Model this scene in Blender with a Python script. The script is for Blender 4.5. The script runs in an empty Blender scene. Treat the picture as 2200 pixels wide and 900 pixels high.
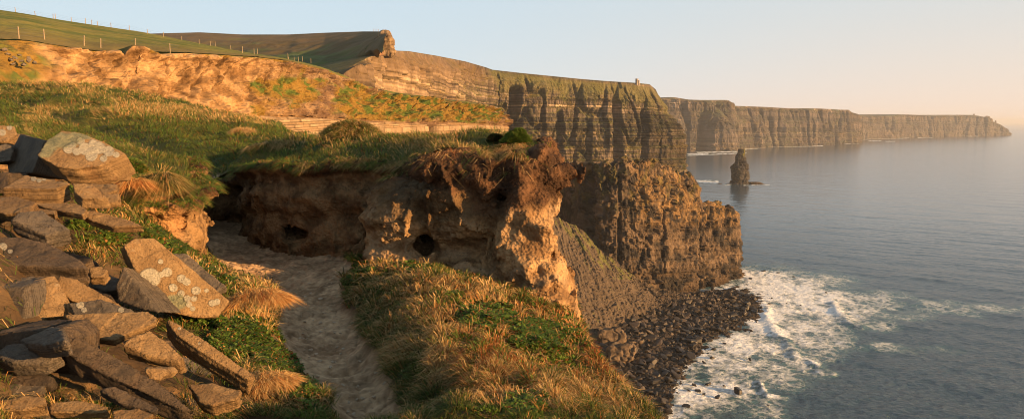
import bpy, bmesh, math, random
import numpy as np
from mathutils import Vector, Matrix
SC = bpy.context.scene
COL = SC.collection
rs = np.random.RandomState(7)
random.seed(7)
# ------------------------------------------------------------------ camera maths (units: metres, camera eye at the origin, sea at SEA)
SEA = -119.0
FPX = 1500.0
PITCH = math.radians(7.14)
SP, CP = math.sin(PITCH), math.cos(PITCH)
def P(u, v, Y):
    du = (u-1100)/FPX; dv = (450-v)/FPX
    y = CP+dv*SP; z = -SP+dv*CP
    return np.array([du/y*Y, Y, z/y*Y])
def G(u, v, z0):
    du = (u-1100)/FPX; dv = (450-v)/FPX
    y = CP+dv*SP; z = -SP+dv*CP
    k = z0/z
    return np.array([du*k, y*k, z0])
def PX(p):
    """world points -> pixel in the 2200 x 900 frame (used while building to lay out plants and stains)"""
    x, y, z = p[..., 0], p[..., 1], p[..., 2]
    f = np.maximum(y*CP - z*SP, 1e-3); up = y*SP + z*CP
    return 1100+FPX*x/f, 450-FPX*up/f
# ------------------------------------------------------------------ noise
_g = rs.normal(size=(256, 3)).astype(np.float32); _g /= np.linalg.norm(_g, axis=1)[:, None]
_perm = rs.permutation(256).astype(np.int32); _perm = np.concatenate([_perm, _perm, _perm])
def perlin(x, y, z):
    x = np.asarray(x, np.float32); y = np.asarray(y, np.float32); z = np.asarray(z, np.float32)
    x, y, z = np.broadcast_arrays(x, y, z)
    xi = np.floor(x).astype(np.int32); yi = np.floor(y).astype(np.int32); zi = np.floor(z).astype(np.int32)
    xf = x-xi; yf = y-yi; zf = z-zi
    u = xf*xf*xf*(xf*(xf*6-15)+10); v = yf*yf*yf*(yf*(yf*6-15)+10); w = zf*zf*zf*(zf*(zf*6-15)+10)
    xi &= 255; yi &= 255; zi &= 255
    def gr(i, j, k):
        h = _perm[_perm[_perm[(xi+i) & 255]+((yi+j) & 255)]+((zi+k) & 255)]
        q = _g[h]
        return q[..., 0]*(xf-i)+q[..., 1]*(yf-j)+q[..., 2]*(zf-k)
    a = gr(0, 0, 0); b = gr(1, 0, 0); c = gr(0, 1, 0); d = gr(1, 1, 0)
    e = gr(0, 0, 1); f = gr(1, 0, 1); g = gr(0, 1, 1); h = gr(1, 1, 1)
    x1 = a+u*(b-a); x2 = c+u*(d-c); y1 = x1+v*(x2-x1)
    x3 = e+u*(f-e); x4 = g+u*(h-g); y2 = x3+v*(x4-x3)
    return (y1+w*(y2-y1))*1.5
def fbm(x, y, z, o=4, gain=.5, lac=2.03):
    t = 0; a = 1.0
    for i in range(o):
        t = t+a*perlin(x+i*17.3, y-i*9.1, z+i*5.7); x = x*lac; y = y*lac; z = z*lac; a *= gain
    return t
def ridged(x, y, z, o=3, gain=.5):
    t = 0; a = 1.0
    for i in range(o):
        t = t+a*(1-2*np.abs(perlin(x+i*7.3, y+i*3.1, z-i*5.7))); x = x*2.1; y = y*2.1; z = z*2.1; a *= gain
    return t
def sstep(a, b, x):
    t = np.clip((x-a)/(b-a), 0, 1); return t*t*(3-2*t)
def mixc(a, b, t):
    return np.asarray(a, float)*(1-t[..., None])+np.asarray(b, float)*t[..., None]
class RBF:
    def __init__(s, pts, smooth=1e-3):
        p = np.array(pts, float); s.c = p[:, :2]; n = len(p)
        K = s.k(s.c, s.c)+np.eye(n)*smooth
        A = np.zeros((n+3, n+3)); A[:n, :n] = K; A[:n, n] = 1; A[:n, n+1:] = s.c; A[n, :n] = 1; A[n+1:, :n] = s.c.T
        s.w = np.linalg.solve(A, np.concatenate([p[:, 2], np.zeros(3)]))
    def k(s, a, b):
        d = np.sqrt(((a[:, None]-b[None])**2).sum(-1))+1e-9
        return d*d*np.log(d)
    def __call__(s, x, y):
        sh = np.shape(x); q = np.stack([np.ravel(x), np.ravel(y)], 1); out = np.empty(len(q)); n = len(s.c)
        for i in range(0, len(q), 60000):
            c = q[i:i+60000]; out[i:i+60000] = s.k(c, s.c)@s.w[:n]+s.w[n]+c@s.w[n+1:]
        return out.reshape(sh)
# ------------------------------------------------------------------ mesh helpers
def tag(o, label=None, cat=None, group=None, kind=None):
    if label: o['label'] = label
    if cat: o['category'] = cat
    if group: o['group'] = group
    if kind: o['kind'] = kind
    return o
def link(o, parent=None):
    COL.objects.link(o)
    if parent is not None: o.parent = parent
    return o
def mesh_np(name, V, F, mat=None, smooth=True, col=None, extra=None, parent=None, loc=None):
    """V (n,3), F (m,k) ints"""
    V = np.asarray(V, np.float32); F = np.asarray(F, np.int32)
    if loc is not None: V = V-np.asarray(loc, np.float32)
    me = bpy.data.meshes.new(name); k = F.shape[1]
    me.vertices.add(len(V)); me.vertices.foreach_set('co', V.ravel())
    me.loops.add(F.size); me.loops.foreach_set('vertex_index', F.ravel())
    me.polygons.add(len(F)); me.polygons.foreach_set('loop_start', np.arange(0, F.size, k, dtype=np.int32))
    me.polygons.foreach_set('use_smooth', np.full(len(F), smooth))
    me.update(calc_edges=True)
    if col is not None:
        a = me.color_attributes.new('Col', 'FLOAT_COLOR', 'POINT')
        c = np.ones((len(V), 4), np.float32); c[:, :3] = col; a.data.foreach_set('color', c.ravel())
    for kx, arr in (extra or {}).items():
        a = me.attributes.new(kx, 'FLOAT', 'POINT'); a.data.foreach_set('value', np.asarray(arr, np.float32).ravel())
    if mat: me.materials.append(mat)
    o = bpy.data.objects.new(name, me)
    if loc is not None: o.location = [float(t) for t in loc]
    return link(o, parent)
def grid_faces(nu, nv, mask=None):
    i = np.arange(nu*nv).reshape(nu, nv)
    F = np.stack([i[:-1, :-1], i[1:, :-1], i[1:, 1:], i[:-1, 1:]], -1).reshape(-1, 4)
    if mask is not None: F = F[mask.reshape(-1)]
    return F
def compact(V, F, *arrs):
    used = np.zeros(len(V), bool); used[F.ravel()] = True
    idx = np.cumsum(used)-1
    return (V[used], idx[F])+tuple(a[used] for a in arrs)
def gnormals(g):
    a = np.gradient(g, axis=0); b = np.gradient(g, axis=1)
    n = np.cross(a, b); n /= np.linalg.norm(n, axis=-1)[..., None]+1e-9
    return n
def ilin(A, n, knots):
    """linear interpolation of A along axis 0, n samples, knots = positions"""
    k = np.asarray(knots, float); k = (k-k[0])/(k[-1]-k[0]); t = np.linspace(0, 1, n)
    j = np.clip(np.searchsorted(k, t, side='right')-1, 0, len(k)-2)
    f = ((t-k[j])/(k[j+1]-k[j]))
    f = f.reshape(-1, *([1]*(A.ndim-1)))
    return A[j]*(1-f)+A[j+1]*f
def blur(g, n, axis):
    for _ in range(n):
        a = np.moveaxis(g, axis, 0).copy(); a[1:-1] = (a[:-2]+2*a[1:-1]+a[2:])/4; g = np.moveaxis(a, 0, axis)
    return g
def columns(cols):
    out = []
    for c in cols:
        pts = []
        for q in c:
            if len(q) == 3: pts.append(P(*q))
            elif q[3] == 'd': pts.append(pts[-1]+np.array([q[0], q[1], q[2]]))
            elif q[3] == 'z': pts.append(np.array([pts[-1][0]+q[0], pts[-1][1]+q[1], q[2]]))
            else: pts.append(np.array(q[:3], float))
        out.append(pts)
    return np.array(out)
def patch(cols, ns, nt, sm=3, wt=None):
    C = columns(cols) if not isinstance(cols, np.ndarray) else cols
    ks = np.concatenate([[0], np.cumsum(np.linalg.norm(np.diff(C, axis=0), axis=-1).mean(1))])
    kt = np.concatenate([[0], np.cumsum(np.linalg.norm(np.diff(C, axis=1), axis=-1).mean(0))]) if wt is None else np.cumsum([0]+wt)
    g = ilin(C, ns, ks); g = np.moveaxis(ilin(np.moveaxis(g, 1, 0), nt, kt), 0, 1)
    if sm: g = blur(blur(g, sm, 0), sm, 1)
    s = np.concatenate([[0], np.cumsum(np.linalg.norm(np.diff(g[:, :, :2], axis=0), axis=-1).max(1))])
    return g, s[:, None]+g[..., 0]*0, np.broadcast_to(np.linspace(0, 1, nt)[None], g.shape[:2])
# ------------------------------------------------------------------ materials
def newmat(name):
    m = bpy.data.materials.new(name); m.use_nodes = True; nt = m.node_tree
    return m, nt, nt.nodes['Principled BSDF']
def nd(nt, t, **kw):
    n = nt.nodes.new(t)
    for k, v in kw.items():
        if k.startswith('i_'): n.inputs[k[2:]].default_value = v
        else: setattr(n, k, v)
    return n
def math_n(nt, op, a, b=None):
    n = nt.nodes.new('ShaderNodeMath'); n.operation = op
    for i, q in enumerate((a, b)):
        if q is None: continue
        if isinstance(q, (int, float)): n.inputs[i].default_value = q
        else: nt.links.new(q, n.inputs[i])
    return n.outputs[0]
def ramp(nt, fac, *stops):
    r = nt.nodes.new('ShaderNodeValToRGB'); e = r.color_ramp.elements
    while len(e) < len(stops): e.new(.5)
    for q, (p, c) in zip(e, stops):
        q.position = p; q.color = (*c, 1) if isinstance(c, (tuple, list)) else (c, c, c, 1)
    nt.links.new(fac, r.inputs[0]); return r.outputs[0]
def terrain_mat(name, scale, bump, rough=.95, stretch=(1, 1, 1), var=.5, vscale=None, flat=None, spec=.15, bump2=None):
    """ground / rock: own colour per point, broken up by noise, with bump"""
    m, nt, b = newmat(name); L = nt.links.new
    tc = nd(nt, 'ShaderNodeTexCoord'); mp = nd(nt, 'ShaderNodeMapping'); mp.inputs['Scale'].default_value = stretch
    L(tc.outputs['Object'], mp.inputs[0])
    n1 = nd(nt, 'ShaderNodeTexNoise', i_Scale=scale, i_Detail=9.0, i_Roughness=.62); L(mp.outputs[0], n1.inputs['Vector'])
    n2 = nd(nt, 'ShaderNodeTexNoise', i_Scale=(vscale or scale*.23), i_Detail=6.0, i_Roughness=.6); L(mp.outputs[0], n2.inputs['Vector'])
    if flat is None:
        at = nd(nt, 'ShaderNodeAttribute', attribute_name='Col'); base = at.outputs['Color']
    else:
        rgb = nd(nt, 'ShaderNodeRGB'); rgb.outputs[0].default_value = (*flat, 1); base = rgb.outputs[0]
    f = math_n(nt, 'ADD', math_n(nt, 'MULTIPLY', n1.outputs[0], var*2), math_n(nt, 'MULTIPLY', n2.outputs[0], var*2))
    f = math_n(nt, 'ADD', f, 1-2*var)
    vm = nd(nt, 'ShaderNodeVectorMath', operation='SCALE'); L(base, vm.inputs[0]); L(f, vm.inputs['Scale'])
    L(vm.outputs[0], b.inputs['Base Color'])
    bp = nd(nt, 'ShaderNodeBump', i_Strength=1.0, i_Distance=bump); L(n1.outputs[0], bp.inputs['Height'])
    last = bp
    if bump2:
        vo = nd(nt, 'ShaderNodeTexVoronoi', i_Scale=bump2[0]); L(mp.outputs[0], vo.inputs['Vector'])
        bq = nd(nt, 'ShaderNodeBump', i_Strength=1.0, i_Distance=bump2[1]); L(vo.outputs[0], bq.inputs['Height']); L(bp.outputs[0], bq.inputs['Normal']); last = bq
    L(last.outputs[0], b.inputs['Normal'])
    b.inputs['Roughness'].default_value = rough; b.inputs['Specular IOR Level'].default_value = spec
    return m
def blade_mat():
    m, nt, b = newmat('grass_blades'); L = nt.links.new
    at = nd(nt, 'ShaderNodeAttribute', attribute_name='Col')
    L(at.outputs['Color'], b.inputs['Base Color']); b.inputs['Roughness'].default_value = .7; b.inputs['Specular IOR Level'].default_value = .2
    tr = nd(nt, 'ShaderNodeBsdfTranslucent'); L(at.outputs['Color'], tr.inputs[0])
    mx = nd(nt, 'ShaderNodeMixShader', i_Fac=.3); L(b.outputs[0], mx.inputs[1]); L(tr.outputs[0], mx.inputs[2])
    L(mx.outputs[0], nt.nodes['Material Output'].inputs[0])
    return m
M = {}
M['blade'] = blade_mat()
M['soil'] = terrain_mat('clay_soil', 18, .035, var=.35, vscale=4, bump2=(26, .02))
M['ground'] = terrain_mat('ground_soil', 30, .015, var=.4, vscale=3)
M['scarp'] = terrain_mat('boulder_clay', 1.6, .30, var=.35, vscale=.35, stretch=(1, 1, .7))
M['field'] = terrain_mat('pasture', .9, .12, var=.35, vscale=.06)
M['cliff'] = terrain_mat('shale_cliff', .22, 2.2, var=.55, vscale=.05, stretch=(1, 1, .35))
M['headland'] = terrain_mat('headland_rock', .35, 1.2, var=.5, vscale=.07, stretch=(1, 1, .45))
M['farcliff'] = terrain_mat('far_cliff_rock', .05, 8, var=.5, vscale=.012, stretch=(1, 1, .3))
M['scree'] = terrain_mat('scree', .6, .5, var=.5, vscale=.12)
# ------------------------------------------------------------------ world, sun, camera
SUN_AZ, SUN_EL = math.radians(113), math.radians(10)
sund = Vector((math.sin(SUN_AZ)*math.cos(SUN_EL), math.cos(SUN_AZ)*math.cos(SUN_EL), math.sin(SUN_EL)))
def make_world():
    w = bpy.data.worlds.new('World'); SC.world = w; w.use_nodes = True; nt = w.node_tree; L = nt.links.new
    bg = nt.nodes['Background']
    sky = nd(nt, 'ShaderNodeTexSky', sky_type='NISHITA', sun_disc=False, sun_elevation=SUN_EL, sun_rotation=SUN_AZ, altitude=100, air_density=1.2, dust_density=2.5, ozone_density=2.0)
    # evening glow low in the sky, stronger towards the sun
    tc = nd(nt, 'ShaderNodeTexCoord'); sx = nd(nt, 'ShaderNodeSeparateXYZ'); L(tc.outputs['Generated'], sx.inputs[0])
    lo = nd(nt, 'ShaderNodeMapRange', i_Value=0); lo.inputs['From Min'].default_value = 0.0; lo.inputs['From Max'].default_value = .32
    lo.inputs['To Min'].default_value = 1.0; lo.inputs['To Max'].default_value = 0.0; L(sx.outputs['Z'], lo.inputs[0])
    rt = nd(nt, 'ShaderNodeMapRange', interpolation_type='SMOOTHSTEP'); rt.inputs['From Min'].default_value = -.35; rt.inputs['From Max'].default_value = .75; L(sx.outputs['X'], rt.inputs[0])
    lp = math_n(nt, 'POWER', lo.outputs[0], 2.0)
    a1 = nd(nt, 'ShaderNodeMix', data_type='RGBA')      # left: horizon pale -> blue
    a1.inputs['A'].default_value = SKY['left_top']; a1.inputs['B'].default_value = SKY['left_low']; L(lp, a1.inputs['Factor'])
    a2 = nd(nt, 'ShaderNodeMix', data_type='RGBA'); a2.inputs['A'].default_value = SKY['right_top']; a2.inputs['B'].default_value = SKY['right_low']; L(lp, a2.inputs['Factor'])
    a3 = nd(nt, 'ShaderNodeMix', data_type='RGBA'); L(rt.outputs[0], a3.inputs['Factor']); L(a1.outputs['Result'], a3.inputs['A']); L(a2.outputs['Result'], a3.inputs['B'])
    mx = nd(nt, 'ShaderNodeMix', data_type='RGBA'); mx.inputs['Factor'].default_value = SKY['mix']; L(sky.outputs[0], mx.inputs['A']); L(a3.outputs['Result'], mx.inputs['B'])
    zd = nd(nt, 'ShaderNodeMapRange', interpolation_type='SMOOTHSTEP'); zd.inputs['From Min'].default_value = .22; zd.inputs['From Max'].default_value = .9; zd.inputs['To Min'].default_value = 1; zd.inputs['To Max'].default_value = .42; L(sx.outputs['Z'], zd.inputs[0])
    bk = nd(nt, 'ShaderNodeMapRange', interpolation_type='SMOOTHSTEP'); bk.inputs['From Min'].default_value = -.5; bk.inputs['From Max'].default_value = .35; bk.inputs['To Min'].default_value = .75; bk.inputs['To Max'].default_value = 1; L(math_n(nt, 'ADD', sx.outputs['Y'], math_n(nt, 'MULTIPLY', sx.outputs['X'], .5)), bk.inputs[0])
    zs = nd(nt, 'ShaderNodeVectorMath', operation='SCALE'); L(mx.outputs['Result'], zs.inputs[0]); L(math_n(nt, 'MULTIPLY', zd.outputs[0], bk.outputs[0]), zs.inputs['Scale'])
    L(zs.outputs[0], bg.inputs[0]); bg.inputs[1].default_value = SKY['strength']
SKY = dict(left_top=(3.9, 4.95, 5.75, 1), left_low=(4.9, 5.7, 6.2, 1), right_top=(4.2, 4.85, 5.15, 1), right_low=(7.1, 5.45, 4.3, 1), mix=.88, strength=.068)
make_world()
sl = bpy.data.lights.new('sun', 'SUN'); sl.energy = 5; sl.angle = math.radians(.6); sl.color = (1, .56, .22)
so = link(bpy.data.objects.new('sun', sl)); so.rotation_euler = sund.to_track_quat('Z', 'Y').to_euler()
cam = bpy.data.cameras.new('camera'); co = link(bpy.data.objects.new('camera', cam)); SC.camera = co
cam.sensor_width = 36; cam.lens = FPX/2200*36; cam.clip_start = .05; cam.clip_end = 200000
co.rotation_euler = (math.pi/2-PITCH, 0, 0)
vs = SC.view_settings; vs.view_transform = 'Standard'; vs.look = 'None'; vs.exposure = 1.2; vs.gamma = 1; vs.use_curve_mapping = False
SC.cycles.use_denoising = True; SC.cycles.filter_width = 1.0; SC.cycles.denoising_prefilter = 'ACCURATE'; SC.cycles.max_bounces = 5; SC.cycles.diffuse_bounces = 3; SC.cycles.glossy_bounces = 2; SC.cycles.transmission_bounces = 2; SC.cycles.volume_bounces = 0
SC.cycles.use_adaptive_sampling = True; SC.cycles.adaptive_threshold = .005
# ================================================================== FAR: sea, cliffs, headland, beach
def layers(seed, z0, z1, a, b):
    r = np.random.RandomState(seed); c = [z0]
    while c[-1] < z1: c.append(c[-1]+a+(b-a)*r.rand()**2)
    return np.array(c), r
def cliff_disp(g, s, seed, lay=(1.5, 6), A_l=1.0, A_c=1.5, wc=8, A_b=10, wb=60, A_f=6, wf=25, A_n=1.0, wn=6, notches=(), fade=None, dip=.01, tall=6, A_k=0, wk=5):
    n = gnormals(g); n[..., 2] *= .25; n /= np.linalg.norm(n, axis=-1)[..., None]
    if n[..., 1].mean() > 0: n = -n
    z = g[..., 2]; cum, r = layers(seed, -140, 140, *lay)
    zz = z+dip*s+lay[0]*perlin(s/(wb*1.5), seed, .5)
    li = np.clip(np.searchsorted(cum, zz)-1, 0, len(cum)-1); off = r.rand(len(cum))*2-1; tone = r.rand(len(cum)); grp = r.randint(0, 5, len(cum))
    d = off[li]*A_l*(.6+.8*perlin(s/(wc*3), li*3.7, seed+.5))
    d = d+A_c*ridged(s/wc, seed+.3+grp[li]*.6, z/(wc*tall), 3)*.6
    d = d+A_b*fbm(s/wb, seed+.7, z/(wb*3), 3)
    fs = 1-np.abs(perlin(s/wf, seed+2.2, z/(wf*tall)))*2
    d = d-A_f*sstep(.72, 1, fs)
    d = d+A_n*fbm(g[..., 0]/wn, g[..., 1]/wn, z/(wn*1.6), 4)
    if A_k:
        for q, (ww, aa) in enumerate(((wk, 1.), (wk*.37, .55), (wk*.16, .3))):
            sw = s+ww*.6*perlin(s/(ww*2.3), z/(ww*5), seed+q)+ww*.25*perlin(s/ww, z/(ww*.7), 4.4+q)
            bi = np.floor(sw/ww+grp[li]*.31*q); hb = np.abs(np.sin(bi*12.9898+seed)*43758.5453) % 1
            zi = np.floor(z/(ww*(1.6+3*hb))+hb*7+.25*perlin(s/ww*2, z/ww, 2.)); hk = np.abs(np.sin(bi*78.233+zi*37.719+seed)*24634.6345) % 1
            d = d+A_k*aa*(hk-.5)*(.35+.65*sstep(-.3, .3, perlin(s/(ww*4), z/(ww*3), 6.+q)))
    u, v = PX(g)
    for (nu_, hw, dep, v0, v1) in notches:
        d = d-dep*np.exp(-((u-nu_)/hw)**4)*sstep(v0-8, v0+8, v)
    if fade is not None: d = d*fade
    return g+n*d[..., None], tone[li], d, fs
def cliff_col(g, tone, d, fs, s, rock, light, dark, green, gthr=.62, gamt=1.0, gn=30):
    n = np.abs(gnormals(g)[..., 2]); z = g[..., 2]
    t = np.clip(tone*.9+.35*perlin(s/40, z/6, 3.3), 0, 1)
    c = mixc(mixc(dark, rock, sstep(.0, .55, t)), np.broadcast_to(light, g.shape), sstep(.75, 1.0, t)*.8)
    zq = np.floor(z/(gn*.35)+.5*perlin(s/(gn*2), 1, 1))*3.7
    vert = 1+.75*perlin(s/(gn*.05), z/(gn*1.2), zq)+.65*perlin(s/(gn*.14), z/(gn*1.6), zq+9)+.45*perlin(s/(gn*.5), z/gn, 3.1)
    c = c*np.clip(vert, .22, 2.2)[..., None]
    gm = sstep(gthr-.15, gthr+.15, n+.35*fbm(g[..., 0]/gn, g[..., 1]/gn, z/gn, 3))*gamt
    gcol = mixc(green, np.asarray(green)*np.array([1.5, 1.0, .8]), sstep(-.4, .5, perlin(g[..., 0]/gn, z/gn*2, 1.1)))
    return c*(1-gm[..., None])+gcol*gm[..., None]
def fadefn(t, a0, a1, b0=1.1, b1=1.2): return sstep(a0, a1, t)*(1-sstep(b0, b1, t))
def surf(name, g, mat, col, kind='structure', **k):
    nu, nv = g.shape[:2]
    o = mesh_np(name, g.reshape(-1, 3), grid_faces(nu, nv), M[mat], col=col.reshape(-1, 3), **k)
    return tag(o, kind=kind)
ROCK = (.20, .145, .10); LIGHT = (.34, .26, .18); DARK = (.075, .058, .045); GREEN = (.085, .10, .03)
def far_cliff(name, rim, seed, ns, nt, back, lean=(14, -10), notches=(), thick=14, corner=1.0, k=1.0, gthr=.52):
    cols = []
    for (u, v, Y) in rim:
        cols.append([(u, v, Y)])
    cols = [[tuple(P(*c[0])+np.array([back[0], back[1], 4]))+('w',), c[0], (lean[0]*.4, lean[1]*.4, -thick, 'd'), (lean[0]*.5, lean[1]*.5, -60, 'd'), (lean[0]*.3, lean[1]*.3, SEA-3, 'z')] for c in cols]
    cols = [[(q[0], q[1], q[2], 'w') if len(q) == 4 and q[3] == 'w' else q for q in c] for c in cols]
    g, s, t = patch(cols, ns, nt, sm=1, wt=[.12, .12, .36, .40])
    f = fadefn(t, .13, .24)
    g, tone, d, fs = cliff_disp(g, s, seed, lay=(4, 22), A_l=3*k, A_c=7*k, wc=26*k, A_b=38*k, wb=220, A_f=26*k, wf=90, A_n=5, wn=30, A_k=16*k, wk=48, fade=f, notches=notches)
    c = cliff_col(g, tone, d, fs, s, (.088, .072, .062), (.16, .13, .105), (.042, .038, .036), (.06, .068, .040), gthr=gthr, gn=130)
    return surf(name, g, 'farcliff', c)
far_cliff('far_cliffs', [(1380, 216, 2760), (1425, 212, 2800), (1450, 209, 2830), (1480, 214, 2860), (1510, 215, 2890), (1540, 215, 2920), (1562, 215, 2950), (1567, 216, 2970), (1563, 217, 3150), (1550, 218, 3400)], 11, 620, 170, (-500, 500), notches=((1516, 13, 90, 245, 0),))
far_cliff('farther_cliffs', [(1530, 228, 3020), (1567, 227, 3080), (1650, 230, 3300), (1700, 233, 3450), (1760, 233, 3600), (1810, 236, 3800), (1824, 236, 3890), (1834, 246, 3970), (1841, 257, 4020), (1836, 255, 4300), (1828, 255, 4600)], 23, 620, 140, (-500, 600))
far_cliff('farthest_cliffs', [(1810, 248, 4600), (1870, 249, 4900), (1900, 250, 5000), (1940, 246, 5200), (1975, 247, 5400), (2000, 249, 5500), (2060, 248, 5800), (2088, 247, 5950), (2104, 249, 6000), (2108, 254, 6020), (2119, 251, 6040), (2126, 253, 6060), (2128, 259, 6080), (2150, 268, 6150), (2167, 280, 6200), (2171, 288, 6220), (2160, 285, 6700)], 31, 560, 90, (-600, 600), lean=(6, -6), thick=10, k=.9)
# ---- main cliff
def main_cliff():
    D = [(690, 300, 172, 178), (740, 335, 150, 158), (790, 380, 124, 138), (835, 470, 108, 134), (880, 560, 110, 146), (940, 700, 120, 152), (1000, 880, 132, 158), (1045, 1030, 145, 166), (1058, 1065, 150, 170), (1120, 1085, 157, 182), (1180, 1105, 163, 190), (1250, 1125, 170, 198), (1300, 1140, 174, 203), (1365, 1165, 178, 209), (1396, 1190, 181, 222), (1409, 1215, 192, 240)]
    cols = []
    for u, Y, v0, v1 in D:
        k = max(0, (u-1300)/109)**1.5
        rim = P(u, v0, Y)
        cols.append([tuple(rim+np.array([-110, 80, -7]))+('w',), (u, v0, Y), (u+5+11*k, v1, Y-6), (u+7+48*k, 292+6*k, Y-14), (5+6*k, -4, SEA-3, 'z')])
    for u, Y, e in ((1404, 1330, 0), (1390, 1450, 0)):
        rim = P(u, 200, Y)
        cols.append([tuple(rim+np.array([-110, 80, -7]))+('w',), (u, 200, Y), (u+8, 245, Y), (u+50, 296, Y), (4, 0, SEA-3, 'z')])
    g, s, t = patch(cols, 1500, 430, sm=1, wt=[.1, .1, .42, .38])
    f = fadefn(t, .10, .22); 
    g, tone, d, fs = cliff_disp(g, s, 5, lay=(1.5, 9), A_l=3.6, A_c=1.3, wc=8, A_b=11, wb=70, A_f=9, wf=30, A_n=1.1, wn=6, A_k=5.5, wk=12, fade=f, notches=((1107, 11, 30, 190, 0), (1325, 9, 22, 215, 0), (1205, 6, 14, 240, 0), (1262, 4, 9, 260, 0), (1165, 4, 9, 230, 0), (1385, 6, 12, 240, 0)), tall=2.6)
    c = cliff_col(g, tone, d, fs, s, (.098, .077, .059), (.28, .215, .15), (.031, .029, .027), (.075, .085, .028), gthr=.60, gn=35)
    u, v = PX(g)
    warm = (1-sstep(900, 1080, u))*(1-sstep(.0, .12, .18-t))         # the near third is blended towards a pale brown
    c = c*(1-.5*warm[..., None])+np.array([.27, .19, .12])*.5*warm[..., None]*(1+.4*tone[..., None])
    zs_ = g[..., 2]+.02*s; band = perlin(zs_/3.4, s/260, 2.)+.7*perlin(zs_/1.5, s/120, 5.); c = c*np.clip(1+1.1*band*sstep(.16, .24, t), .3, 1.9)[..., None]
    gs = sstep(.1, .13, t)*(1-sstep(.19, .31, t+.10*fbm(s/22, t*3, 2, 3)+.03*fbm(s/5, t*9, 2, 2)))*sstep(1030, 1070, u); c = c*(1-.62*gs[..., None])+np.array([.115, .11, .035])*.62*gs[..., None]
    heath = sstep(.1, .14, t)*(1-sstep(.22, .3, t))*(1-sstep(1020, 1080, u))
    c = c*(1-.5*heath[..., None])+np.array([.11, .07, .04])*.5*heath[..., None]
    dk = sstep(1340, 1400, u)*sstep(.2, .35, t); c = c*(1-.45*dk[..., None])  # right end: dark wet rock, with shade of the turned face painted in too
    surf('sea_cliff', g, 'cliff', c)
main_cliff()
# ---- hill behind, green valley
def back_hill():
    D = [(150, 62, 700), (320, 71, 720), (430, 68, 740), (520, 73, 760), (620, 73, 740), (700, 69, 690), (780, 66, 600), (812, 66, 530), (832, 67, 468)]
    cols = []
    for u, v, Y in D:
        r = P(u, v, Y)
        k = (u-150)/676
        cols.append([tuple(r+np.array([r[0]*260/Y-30, 260, -15]))+('w',), (u, v, Y), (u-6*k, 98-4*k, Y*.80), (u-10*k, 134-18*k, Y*.66+40*k), (u-20*k, 172-40*k, 330+100*k), (0, -60, -20, 'd')])
    g, s, t = patch(cols, 500, 220, sm=8, wt=[.15, .15, .2, .3, .2])
    g[..., 2] += (2.2*fbm(g[..., 0]/60, g[..., 1]/60, 1, 4)+.9*ridged(g[..., 0]/25, g[..., 1]/45, 2, 3))*fadefn(t, .17, .3)
    u, v = PX(g)
    n = fbm(g[..., 0]/40, g[..., 1]/40, 5, 4)
    br = mixc((.10, .075, .032), (.14, .095, .045), sstep(-.5, .5, n)); gr = mixc((.035, .062, .018), (.085, .12, .03), sstep(-.3, .6, n))
    k = sstep(85, 125, v+35*n-(u-520)*.08)*sstep(380, 620, u+80*n)
    surf('back_hill', g, 'field', br*(1-k[..., None])+gr*k[..., None])
back_hill()
# ---- rock crag on the rim
def blob_rock(name, pts, vox, disp, mat, colf, parent=None, loc=None, chamfer=0, layered=None, kind=None, nsm=0, sub=None, seed=0):
    """solid rock: hull of points, remeshed fine, then roughened along its own bedding"""
    bm = bmesh.new(); [bm.verts.new([float(a) for a in p]) for p in pts]
    r = bmesh.ops.convex_hull(bm, input=bm.verts)
    bmesh.ops.delete(bm, geom=[v for v in bm.verts if not v.link_faces], context='VERTS')
    if chamfer: bmesh.ops.bevel(bm, geom=bm.edges[:], offset=chamfer, segments=1, affect='EDGES')
    me = bpy.data.meshes.new('t'); bm.to_mesh(me); bm.free()
    o = bpy.data.objects.new('t', me); COL.objects.link(o)
    md = o.modifiers.new('r', 'REMESH'); md.mode = 'VOXEL'; md.voxel_size = vox; md.use_smooth_shade = True
    e = o.evaluated_get(bpy.context.evaluated_depsgraph_get()); m2 = e.to_mesh()
    n = len(m2.vertices); V = np.empty(n*3, np.float32); m2.vertices.foreach_get('co', V); V = V.reshape(-1, 3)
    N = np.empty(n*3, np.float32); m2.vertices.foreach_get('normal', N); N = N.reshape(-1, 3)
    F = np.array([p.vertices[:] for p in m2.polygons], np.int32)
    e.to_mesh_clear(); bpy.data.objects.remove(o); bpy.data.meshes.remove(me)
    V = V+N*disp(V, N)[:, None]
    col = colf(V, N)
    return V, N, F, col
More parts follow.
